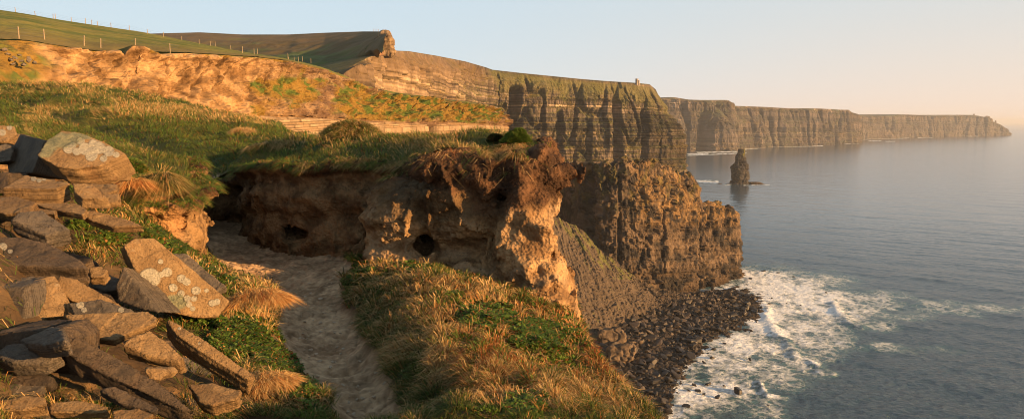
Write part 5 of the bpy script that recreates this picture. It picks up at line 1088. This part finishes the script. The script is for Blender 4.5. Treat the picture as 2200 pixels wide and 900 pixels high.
def near_grass():
    r = np.random.RandomState(31); g = GG
    u, v = PX(g); Y = g[..., 1]; X = g[..., 0]
    x0 = X < edge_x(Y)+.35
    w = (1-np.clip(GPM*1.4, 0, 1))*x0*(Y > .6)*(Y < 9.3)*(u > -1100)*(u < 1700)*(v < 1500)*np.where(u < -60, .35, 1.)
    inn = poly_sd(X, Y, POLY); w *= sstep(-.05, .25, inn)
    # thin, worn fringe along the path and bare soil among the stones
    hp = np.clip(bl(u, v, [(120, 640, 190, 90, 1.6), (180, 760, 190, 110, 1.6), (60, 500, 120, 90, 1.4), (60, 420, 130, 60, 1.3), (330, 800, 90, 50, 1.3)]), 0, 1); w *= 1-.93*hp*(1-np.clip(bl(u, v, GREENB[:8]+[(120, 885, 400, 12, 1.)])*1.3, 0, 1)); w *= np.where((u < 540) & (v > 420) & (v < 860), .25+.95*np.maximum(bl(u, v, GREENB), bl(u, v, STRAW)), 1)
    hol = bl(u, v, [(912, 565, 60, 22, 1.), (980, 600, 70, 16, .9), (1100, 620, 120, 20, .6)]); w *= 1-np.clip(hol, 0, 1)*.9
    n1 = fbm(X/.35, Y/.35, 4, 3); bare = sstep(.35, .6, n1+.9*bl(u, v, [(620, 700, 30, 60, .7), (650, 780, 30, 60, .7), (560, 590, 60, 15, .8)])); w *= 1-.8*bare
    w = w/np.maximum(Y, 1.2)**1.5
    n = 360000; p, i, j = sample_grid(g, w, n, r)
    u, v = PX(p); x, y = p[:, 0], p[:, 1]
    na = perlin(x/.28, y/.28, 3); nb = perlin(x/.09, y/.09, 8); nc = fbm(x/.6, y/.6, 12, 3)
    td, tx, ty, thh = tussock(x+.05*na, y+.05*nb, .17)
    st = np.clip(bl(u, v, STRAW)+.35*na+.12+.8*(thh-.6), 0, 1.4); gb = np.clip(bl(u, v, GREENB)-.25*na, 0, 1.2); rd = np.clip(bl(u, v, REDB)*(.6+.9*nb), 0, 1)
    gr = np.full(n, .35)+.3*np.clip(-na, 0, 1)
    gb = gb**1.5*1.4; st = st**1.7*1.5*(1-.6*np.clip(gb, 0, 1)); rd = rd*1.5; gr = gr*(1-.75*np.clip(gb, 0, 1))
    pr = np.stack([gr, gb*1.3, st*1.15, .35*st+.12*(nb > .1)+.25*rd, rd*.9, .30*(1-.7*np.clip(gb, 0, 1)), .18*(1-.5*np.clip(gb, 0, 1))], 1)
    col, k = pick(['green', 'bright', 'straw', 'orange', 'red', 'olive', 'dark'], pr, r)
    low = (gb > .30) & (k != 2) & (k != 3)                               # mat of small fleshy leaves
    sc = np.clip(y/5, .6, 2)**.5
    L = np.where(low, .022+.02*r.rand(n), .055+.085*r.rand(n)*(.6+.8*np.clip(st, 0, 1)))*(.8+.5*r.rand(n))*sc
    L = np.where((k == 1) & ~low, L*.6, L)
    W = np.where(low, .010+.006*r.rand(n), .0035+.0025*r.rand(n))*sc*np.clip(y/4, .8, 1.7)
    fx = perlin(x/.5, y/.5, 21)*1.6-.55; fy = perlin(x/.5, y/.5, 33)*1.4-.25
    lean = np.stack([fx*.6+tx*1.9+r.normal(size=n)*.35, fy*.6+ty*1.9+r.normal(size=n)*.35, np.zeros(n)], 1)*np.where(low, .9, .8)[:, None]
    L = L*np.where(low, 1, 1.35-.8*np.clip(td, 0, .8)); p[:, 2] += -.004+np.where(low, 0, .035*np.clip(1-td*1.6, 0, 1))
    o = blades('grass', p, L, W, lean, np.where(low, .2, .5+.7*r.rand(n)), col*(.85+.3*nc[:, None])); tag(o, kind='stuff')
near_grass()
def leaf_mat():
    r = np.random.RandomState(41); g = GG; u, v = PX(g); Y = g[..., 1]; X = g[..., 0]
    spots = [(520, 735, 75, 38, 1.2), (455, 690, 70, 16, 1.2), (585, 785, 50, 26, 1.1), (440, 590, 34, 18, 1.), (500, 615, 38, 16, 1.), (380, 540, 30, 20, 1.), (225, 520, 45, 14, 1.1), (185, 487, 36, 9, 1.1), (650, 850, 45, 36, .9), (1055, 690, 70, 34, .78), (1160, 725, 80, 36, .82), (960, 640, 40, 12, .7), (1120, 880, 60, 24, .8), (870, 580, 40, 12, .9), (790, 595, 30, 22, .8), (200, 885, 40, 8, 1.), (340, 872, 36, 8, .8), (640, 790, 30, 20, .6), (350, 505, 40, 14, .9)]
    m = bl(u, v, spots)+.45*fbm(X/.16, Y/.16, 2, 3); w = sstep(.38, .62, m)*(1-np.clip(GPM*1.5, 0, 1))*(Y > .6)*(Y < 9)*(X < edge_x(Y)+.2)/np.maximum(Y, 1.2)**1.4
    n = 95000; p, i, j = sample_grid(g, w, n, r); x, y = p[:, 0], p[:, 1]
    hm = np.abs(fbm(x/.12, y/.12, 4, 2)); p[:, 2] += r.rand(n)*.03+.05*hm
    col, k = pick(['bright', 'green', 'dark', 'orange', 'red'], np.tile([1.2, .9, .3, .10, .12], (n, 1)), r)
    sc = np.clip(y/4.5, .6, 1.8)
    L = (.020+.018*r.rand(n))*sc; W = (.011+.008*r.rand(n))*sc; a = r.rand(n)*6.283
    lean = np.stack([np.cos(a), np.sin(a), 0*a], 1)*(.5+1.3*r.rand(n))[:, None]
    o = blades('leafy_ground_cover', p, L, W, lean, np.full(n, .5), col, face=a+1.57); tag(o, kind='stuff')
leaf_mat()
def meadow_grass():
    r = np.random.RandomState(32); g = MG; X, Y = g[..., 0], g[..., 1]
    u, v = PX(g); w = MK*(u > -700)*(u < 1300)*np.where(u < -60, .35, 1.)*(1-.75*MT)*(Y < 95)*(v > 150)
    vis = np.maximum(Y, 6.5); w = w/vis**1.75
    w *= ~((Y > 62) & (X > -14))
    w = w*(1-.97*np.clip(bl(u, v, [(1100, 312, 60, 22, 1.3), (755, 296, 45, 14, .5)]), 0, 1))
    n = 330000; p, i, j = sample_grid(g, w, n, r); x, y = p[:, 0], p[:, 1]; u, v = PX(p); d = np.hypot(x, y)
    q = np.clip(y/10, .8, 6)
    na = fbm(x/(.5*q), y/(.8*q), 3, 3); nb = perlin(x/(1.7*q), y/(3.2*q), 8); nc = fbm(x/3, y/3, 17, 3)
    far = sstep(18, 45, y); qq = np.where(y < 12, .28, np.where(y < 24, .55, 1.2)); td, tx, ty, thh = tussock(x/qq, y/qq*.8, 1.)
    st = np.clip(.16+.55*(thh-.5)+.45*na+.5*nb+.25*far+bl(u, v, [(755, 290, 60, 22, .8), (620, 312, 50, 16, .5), (1000, 318, 120, 14, .6), (850, 318, 90, 14, .4), (530, 288, 20, 10, 1.2), (560, 305, 60, 12, .8), (330, 240, 160, 14, .6), (560, 255, 160, 14, .7), (110, 250, 60, 25, .7), (100, 180, 120, 40, .6), (250, 245, 80, 12, .6)])-bl(u, v, [(430, 310, 150, 30, .7), (300, 290, 120, 25, .6), (600, 345, 120, 14, .8), (60, 215, 60, 22, .6), (20, 215, 60, 40, .5), (470, 275, 140, 10, .4)]), 0, 1)
    pr = np.stack([.5+0*st, .25*(1-st)*(.5+nc.clip(0, 1)), 1.1*st, .38*st, .05+.2*st*(nb > .3), .5*(1-.3*st), .5*(1-st)], 1)
    col, k = pick(['green', 'bright', 'straw', 'orange', 'red', 'olive', 'dark'], pr, r)
    L = (.07+.10*r.rand(n))*np.clip(y/10, .85, 4.5)**.75*(.8+.5*st); W = .0052*np.clip(y/9, .8, 9)*(.7+.6*r.rand(n))
    fx = perlin(x/(.9*q), y/(.9*q), 21)*1.5-.5; fy = perlin(x/(.9*q), y/(.9*q), 33)*1.2
    lean = np.stack([fx*.6+tx*1.7+r.normal(size=n)*.3, fy*.6+ty*1.7+r.normal(size=n)*.3, 0*fx], 1)*.85; L = L*(1.35-.8*np.clip(td, 0, .8)); p[:, 2] += -.01+.16*qq*np.clip(1-td*1.6, 0, 1)
    o = blades('meadow_grass', p, L, W, lean, .4+.7*r.rand(n), col, face=None); tag(o, kind='stuff')
meadow_grass()
def lip_grass():
    """grass spilling over the edge of the bank and growing on its top"""
    r = np.random.RandomState(33); V, N = BV, BN; x, y = V[:, 0], V[:, 1]
    rel = V[:, 2]-(ufun(x, y)-.03); sd = poly_sd(x, y, POLY); u, v = PX(V)
    cap = sstep(850, 905, u)*(1-sstep(1010, 1060, u)*(v < 345))
    w = (rel > -.13)*(N[:, 2] > -.1)*(sd > -.55)*(1-.93*cap*(sd > -.30+.12*perlin(x/.2, y/.2, 1)))*(x < .2)*(u > 250)*(1-.85*((u > 1125) & (v > 296)))
    w = w+.15*((u > 1120) & (u < 1180) & (v > 335) & (v < 365))*(N[:, 2] > .2)*(r.rand(len(w)) < .4)
    w = w*(sstep(-.35, .2, perlin(x/.3, y/.3, 5))*.8+.2)
    c = np.cumsum(w); n = 46000; i = np.minimum(np.searchsorted(c, r.rand(n)*c[-1]), len(V)-1)
    p = V[i]+r.normal(size=(n, 3))*.01; nn = N[i]; x, y = p[:, 0], p[:, 1]
    na = perlin(x/.35, y/.35, 3); st = np.clip(.35+.7*na+.4*sstep(-1.6, -.6, x)-.5*(x < -3), 0, 1)
    col, k = pick(['green', 'bright', 'straw', 'orange', 'red', 'dark'], np.stack([.6*(1-st), .45*(1-st), .9*st, .35*st+.1, .14+0*st, .4+0*st], 1), r)
    L = .06+.11*r.rand(n)*(.5+st); W = .006*(.7+.6*r.rand(n))
    out = nn*np.array([1, 1, 0])*1.5+np.stack([r.normal(size=n)*.4-.1, r.normal(size=n)*.3-.15, 0*x], 1)
    o = blades('edge_grass', p, L, W, out, .9+1.3*r.rand(n), col); tag(o, kind='stuff')
lip_grass()
def roots():
    """torn roots and dead turf hanging from the peaty cap"""
    r = np.random.RandomState(35); V, N = BV, BN; x, y = V[:, 0], V[:, 1]; rel = V[:, 2]-(ufun(x, y)-.03); u, v = PX(V)
    w = (rel > -.42)*(rel < .15)*(v < 455)*(x > -3.6)*sstep(-.1, .35, perlin(x/.2, y/.2, V[:, 2]/.2)+.35*(x > -1.3)-.2)*(N[:, 1] < .4)
    c = np.cumsum(w); n = 17000; i = np.minimum(np.searchsorted(c, r.rand(n)*c[-1]), len(V)-1); p = V[i]+r.normal(size=(n, 3))*.008; nn = N[i]
    t = r.rand(n)[:, None]; ruddy = r.rand(n)[:, None] < .4  # some fibres, picked at random, are a redder brown
    col = np.where(ruddy, np.array([.20, .10, .05])*(.7+.8*t), np.array([.07, .045, .028])*(.6+.9*t))
    lean = nn*np.array([1, 1, 0])*2.2+r.normal(size=(n, 3))*np.array([.9, .9, 0])
    o = blades('root_fibres', p, .014+.030*r.rand(n), .0045+.004*r.rand(n), lean, .8+1.0*r.rand(n), col); tag(o, kind='stuff')
roots()
def tuft(name, label, u, v, Y, R, n, pals, L, W, cat, droop=1.0, flat=.6, parts=None, group=None, lift=0.):
    r = np.random.RandomState(int(u+v)); c = P(u, v, Y)+np.array([0, 0, lift])
    a = r.rand(n)*6.283; q = np.sqrt(r.rand(n)); rad = R*q*.75; K = 11; ki = r.randint(0, K, n); ka = r.rand(K)*6.283; kq = np.sqrt(r.rand(K))*.8; ks_ = .6+.7*r.rand(K)
    if droop > .9:
        bx = np.cos(ka[ki])*kq[ki]+np.cos(a)*q*.36; by = np.sin(ka[ki])*kq[ki]+np.sin(a)*q*.36; a = np.arctan2(by, bx); q = np.minimum(np.hypot(bx, by), 1.1); rad = R*q; L = L*ks_[ki]
    p = np.stack([c[0]+np.cos(a)*rad, c[1]+np.sin(a)*rad*.8, c[2]+flat*R*(1-q*q)*.8], 1)
    cl = ki if droop > .9 else np.floor(a*2.3+3*q); lean = np.stack([np.cos(a)*(.15+.9*q)+.7*np.sin(cl*7.7)+.15, np.sin(a)*(.15+.9*q)+.6*np.cos(cl*5.1)-.25, 0*a], 1)+r.normal(size=(n, 3))*.38*np.array([1, 1, 0])
    if droop < .4: p = c+(p-c)*(1+.35*fbm((p[:, 0]-c[0])/(.5*R), (p[:, 1]-c[1])/(.5*R), (p[:, 2]-c[2])/(.5*R)+u, 3))[:, None]
    ks = list(pals); col, k = pick(ks, np.tile([pals[t] for t in ks], (n, 1)), r)
    o = blades(name, p, L*(.6+.7*r.rand(n)), W*(.7+.6*r.rand(n)), lean, droop*(.5+r.rand(n)), col, loc=c); tag(o, label, cat, group, 'thing'); return o
tuft('dry_grass_tuft', 'orange dry grass tussock drooping at the left edge of the path', 558, 662, 5.15, .25, 7000, dict(straw=.8, orange=1, red=.12), .095, .0042, 'grass tuft', 1.5, .5)
tuft('dry_grass_tuft', 'straw coloured tuft where the longest slab meets the path edge', 570, 830, 3.75, .16, 3000, dict(straw=1, orange=.4, red=.1), .075, .0035, 'grass tuft', 1.3, .35)
tuft('leafy_tuft', 'green leafy tuft with orange roots hanging right of the lichened boulder', 283, 372, 7.0, .19, 2600, dict(bright=.9, green=.6, orange=.25), .07, .012, 'plant', .5, .7)
tuft('brown_grass_tuft', 'brown shaggy grass clump hanging over the earth beside the sunken path', 352, 396, 7.35, .20, 4200, dict(dark=.6, straw=.35, olive=.7, orange=.2), .17, .007, 'grass tuft', 2.0, .35)
tuft('root_tuft', 'orange dead stems trailing below the green leafy tuft', 288, 402, 6.85, .13, 700, dict(orange=1, red=.3, straw=.3), .13, .007, 'dead stems', 2.2, .4)
tuft('cushion_bush', 'rounded bright green cushion bush on the promontory above the cliff', 1112, 306, 9.0, .24, 7000, dict(bright=.5, green=1, olive=.25), .035, .014, 'bush', .2, .75)
tuft('cushion_bush', 'dark brown heathery cushion just left of the green cushion bush', 1066, 304, 9.2, .17, 3200, dict(dark=1, red=.22, olive=.1), .035, .012, 'bush', .2, .6)
tuft('strap_leaf_plant', 'dark green rosette of strap leaves amid red plants on the mound', 1078, 800, 4.52, .11, 130, dict(green=1, bright=.2, dark=.5), .13, .016, 'plant', .7, .1)
tuft('grass_mound', 'golden grass hummock rising at the back of the meadow edge', 755, 296, 13.0, .72, 5200, dict(olive=1.0, straw=.55, green=.5, orange=.2), .17, .009, 'grass tuft', .8, .45)
tuft('dry_grass_tuft', 'pale grey dead grass heap lying in front of the golden hummock', 600, 318, 13.6, .50, 2600, dict(straw=.7, dark=.3, olive=.4), .18, .009, 'grass tuft', 1.6, .2)
tuft('dry_grass_tuft', 'small pale straw tuft standing alone in the green meadow', 527, 292, 20, .32, 1100, dict(straw=1, orange=.2), .24, .014, 'grass tuft', 1.0, .5)
# ================================================================== FENCES AND TOWERS
def wood():
    m, nt, p = newmat('weathered_timber'); n = nd(nt, 'ShaderNodeTexNoise', i_Scale=9., i_Detail=5.); tc = nd(nt, 'ShaderNodeTexCoord'); mp = nd(nt, 'ShaderNodeMapping'); mp.inputs['Scale'].default_value = (4, 4, .6)
    nt.links.new(tc.outputs['Object'], mp.inputs[0]); nt.links.new(mp.outputs[0], n.inputs['Vector'])
    nt.links.new(ramp(nt, n.outputs[0], (.3, (.16, .12, .08)), (.7, (.38, .30, .2))), p.inputs['Base Color']); p.inputs['Roughness'].default_value = .9; return m
M['wood'] = wood()
M['wire'] = newmat('fence_wire')[0]; M['wire'].node_tree.nodes['Principled BSDF'].inputs['Base Color'].default_value = (.12, .11, .10, 1); M['wire'].node_tree.nodes['Principled BSDF'].inputs['Metallic'].default_value = .7
def post_mesh():
    bm = bmesh.new(); n = 8; rings = []
    for z, r in ((-.4, .07), (.0, .07), (.6, .066), (1.14, .063), (1.2, .045)):
        rings.append([bm.verts.new((r*math.cos(a*2*math.pi/n)*(1+.06*math.sin(a*3)), r*math.sin(a*2*math.pi/n), z)) for a in range(n)])
    for a, b in zip(rings[:-1], rings[1:]):
        for i in range(n): bm.faces.new((a[i], a[(i+1) % n], b[(i+1) % n], b[i]))
    bm.faces.new(rings[-1]); bm.faces.new(rings[0][::-1])
    me = bpy.data.meshes.new('post'); bm.to_mesh(me); bm.free(); me.materials.append(M['wood']); return me
PM = post_mesh()
def on_field(u, v):
    """point of the pasture under pixel (u, v)"""
    g = FG[:, :, :].reshape(-1, 3)
    global _fu, _fv
    d = (_fu-u)**2+((_fv-v)*1.5)**2
    return g[np.argmin(d)]
_fu, _fv = PX(FG.reshape(-1, 3))
def fence(label, spots, h):
    pts = [np.array(on_field(u, v)) for u, v, _ in spots]
    c = pts[0]; root = link(bpy.data.objects.new('fence', None)); root.location = [float(t) for t in c]; tag(root, label, 'fence', None, 'thing')
    r = np.random.RandomState(len(spots)); tops = []
    for p, (u, v, lean) in zip(pts, spots):
        o = bpy.data.objects.new('post', PM); link(o, root); q = p-c; s = h*(.9+.2*r.rand())/1.2
        o.location = [float(t) for t in q]; o.scale = (h/1.2, h/1.2, s); o.rotation_euler = (r.normal()*.04, lean, r.rand()*3)
        tops.append(q+np.array([math.sin(lean)*1.1*s, 0, 1.1*s]))
    for f_ in (.95, .6, .3):
        V, F = [], []
        for k, (a, b) in enumerate(zip(tops[:-1], tops[1:])):
            a = pts[k]-c+(a-(pts[k]-c))*f_; b2 = pts[k+1]-c+(b-(pts[k+1]-c))*f_
            base = len(V); w = .006
            m = (a+b2)/2-np.array([0, 0, .03])
            for q in (a, m, b2): V += [q+np.array([0, 0, w]), q+np.array([0, -w*1.6, -w]), q+np.array([0, w*1.6, -w])]
            for j in (0, 3):
                for e in range(3):
                    F.append([base+j+e, base+j+(e+1) % 3, base+j+3+(e+1) % 3, base+j+3+e])
        mesh_np('wire', np.array(V), np.array(F), M['wire'], parent=root, smooth=False)
fence('lower fence of leaning timber posts along the rim of the earth cliff', [(-60, 76, 0), (40, 84, -.06), (94, 86, 0), (139, 92, 0), (181, 99, .12), (216, 104, .03), (253, 104, 0), (290, 100, .05), (364, 112, 0), (428, 113, 0), (452, 99, 0), (464, 99, 0), (496, 107, -.1), (521, 115, 0), (546, 118, 0), (553, 118, 0), (620, 126, 0)], 1.15)
fence('far fence of thin posts standing against the sky on the hill crest', [(-60, 12, 0), (35, 27, -.05), (76, 34, -.08), (114, 41, -.05), (118, 41, 0), (154, 46, 0), (183, 51, 0), (198, 54, -.05), (209, 55, 0), (239, 59, -.05), (278, 66, -.08), (318, 74, 0), (351, 80, 0), (391, 88, 0), (428, 95, 0)], 1.3)
def far_fence(label, spots, Y, h):
    c = P(spots[0][0], spots[0][1], Y); root = link(bpy.data.objects.new('fence', None)); root.location = [float(t) for t in c]; tag(root, label, 'fence', None, 'thing')
    for u, v in spots:
        o = bpy.data.objects.new('post', PM); link(o, root); o.location = [float(t) for t in P(u, v, Y)-c]; o.scale = (h, h, h/1.2)
far_fence('short row of distant fence posts on top of the hill next to the crag', [(802, 68), (806, 68), (810, 68), (813, 69)], 560, 2.0)
far_fence('little row of pale posts at the foot of the green valley', [(620, 131), (632, 131), (641, 131), (650, 130), (668, 134)], 150, .8)
def stone_wall_mat(name, a, b, s):
    m, nt, p = newmat(name); tc = nd(nt, 'ShaderNodeTexCoord'); br = nd(nt, 'ShaderNodeTexBrick', i_Scale=s)
    br.inputs['Color1'].default_value = (*a, 1); br.inputs['Color2'].default_value = (*b, 1); br.inputs['Mortar'].default_value = (.2, .17, .13, 1); br.inputs['Mortar Size'].default_value = .03
    nt.links.new(tc.outputs['Object'], br.inputs['Vector']); nt.links.new(br.outputs[0], p.inputs['Base Color']); p.inputs['Roughness'].default_value = .9; return m
M['tower'] = stone_wall_mat('pale_masonry', (.42, .35, .27), (.34, .28, .22), 1.2); M['towerdark'] = stone_wall_mat('dark_masonry', (.10, .085, .07), (.14, .11, .09), .4)
M['hole'] = newmat('window_opening')[0]; M['hole'].node_tree.nodes['Principled BSDF'].inputs['Base Color'].default_value = (.02, .018, .016, 1)
def cyl(name, r, z0, z1, mat, parent, n=28, at=(0, 0), crenel=0, r2=None):
    V, F = [], []; r2 = r2 or r
    rings = [(z0, r), (z1, r2), (z1, r2*.82), (z1-.4, r2*.82)]
    for z, q in rings:
        for i in range(n):
            zz = z+(crenel if (crenel and z == z1 and (i//2) % 2) else 0); a = 2*math.pi*i/n; V.append((at[0]+q*math.cos(a), at[1]+q*math.sin(a), zz))
    for k in range(3):
        for i in range(n): F.append((k*n+i, k*n+(i+1) % n, (k+1)*n+(i+1) % n, (k+1)*n+i))
    V.append((at[0], at[1], z1-.4)); c = len(V)-1
    F = [f for f in F]
    T = [(f[0], f[1], f[2]) for f in F]+[(f[0], f[2], f[3]) for f in F]+[(3*n+i, 3*n+(i+1) % n, c) for i in range(n)]
    return mesh_np(name, np.array(V), np.array(T), mat, smooth=False, parent=parent)
def boxm(name, c, s, mat, parent):
    V = [(c[0]+a*s[0]/2, c[1]+b*s[1]/2, c[2]+d*s[2]/2) for a in (-1, 1) for b in (-1, 1) for d in (-1, 1)]
    F = [(0, 1, 3, 2), (4, 6, 7, 5), (0, 4, 5, 1), (2, 3, 7, 6), (0, 2, 6, 4), (1, 5, 7, 3)]
    return mesh_np(name, np.array(V), np.array(F), mat, smooth=False, parent=parent)
def towers():
    base = P(1369.5, 180, 1140); t = link(bpy.data.objects.new('stone_tower', None)); t.location = [float(q) for q in base]; t.scale = (.82, .82, .82); tag(t, 'small round pale stone tower on the brink of the main cliff', 'tower', None, 'thing')
    cyl('tower_wall', 2.9, -3, 8.4, M['tower'], t, crenel=.5, at=(-1.2, 0))
    cyl('parapet', 3.1, 8.3, 9.0, M['tower'], t, at=(-1.2, 0), crenel=.5)
    cyl('turret', 1.5, -3, 6.2, M['tower'], t, at=(2.6, -.6), crenel=.4, n=20)
    for x, y, z in ((-1.6, -2.9, 5.5), (.2, -2.55, 5.5), (-1.2, -2.92, 2.4)): boxm('window', (x, y, z), (.6, .25, 1.5), M['hole'], t)
    boxm('low_wall', (-5.2, .5, .1), (3.4, .7, 1.4), M['tower'], t)
    b2 = P(2092, 249, 5940); t2 = link(bpy.data.objects.new('ruined_tower', None)); t2.location = [float(q) for q in b2]; tag(t2, 'tiny dark watchtower on the crest of the farthest headland', 'tower', None, 'thing')
    V = np.array([(-6, -5, -6), (6, -5, -6), (6, 5, -6), (-6, 5, -6), (-5, -4.5, 15), (5, -4.5, 15), (5, 4.5, 17), (-5, 4.5, 14)]); F = np.array([(0, 1, 5, 4), (1, 2, 6, 5), (2, 3, 7, 6), (3, 0, 4, 7), (4, 5, 6, 7), (3, 2, 1, 0)])
    mesh_np('tower_wall', V, F, M['towerdark'], smooth=False, parent=t2); boxm('stump', (9, 0, -1), (6, 6, 8), M['towerdark'], t2)
    for (u, v, Y, w, h, lab) in ((2121, 252, 6050, 30, 17, 'larger rounded knoll on the tip of the farthest headland'), (2139, 261, 6110, 9, 13, 'smaller rock stub stepping down the tip of the farthest headland')):
        pts = [P(u, v, Y)+np.array([a*w/2*q, b*w/2*q, z*h]) for a in (-1, 1) for b in (-1, 1) for z, q in ((-1., 1.2), (.2, 1), (.6, .5))]
        V, N, F, c = blob_rock('k', pts, 1.5, lambda V, N: 2.5*fbm(V[:, 0]/12, V[:, 1]/12, V[:, 2]/12, 3), '', lambda V, N: np.tile([.16, .12, .09], (len(V), 1)))
        tag(mesh_np('rock_knoll', V, F, M['farcliff'], col=c), lab, 'rock', None, 'thing')
towers()
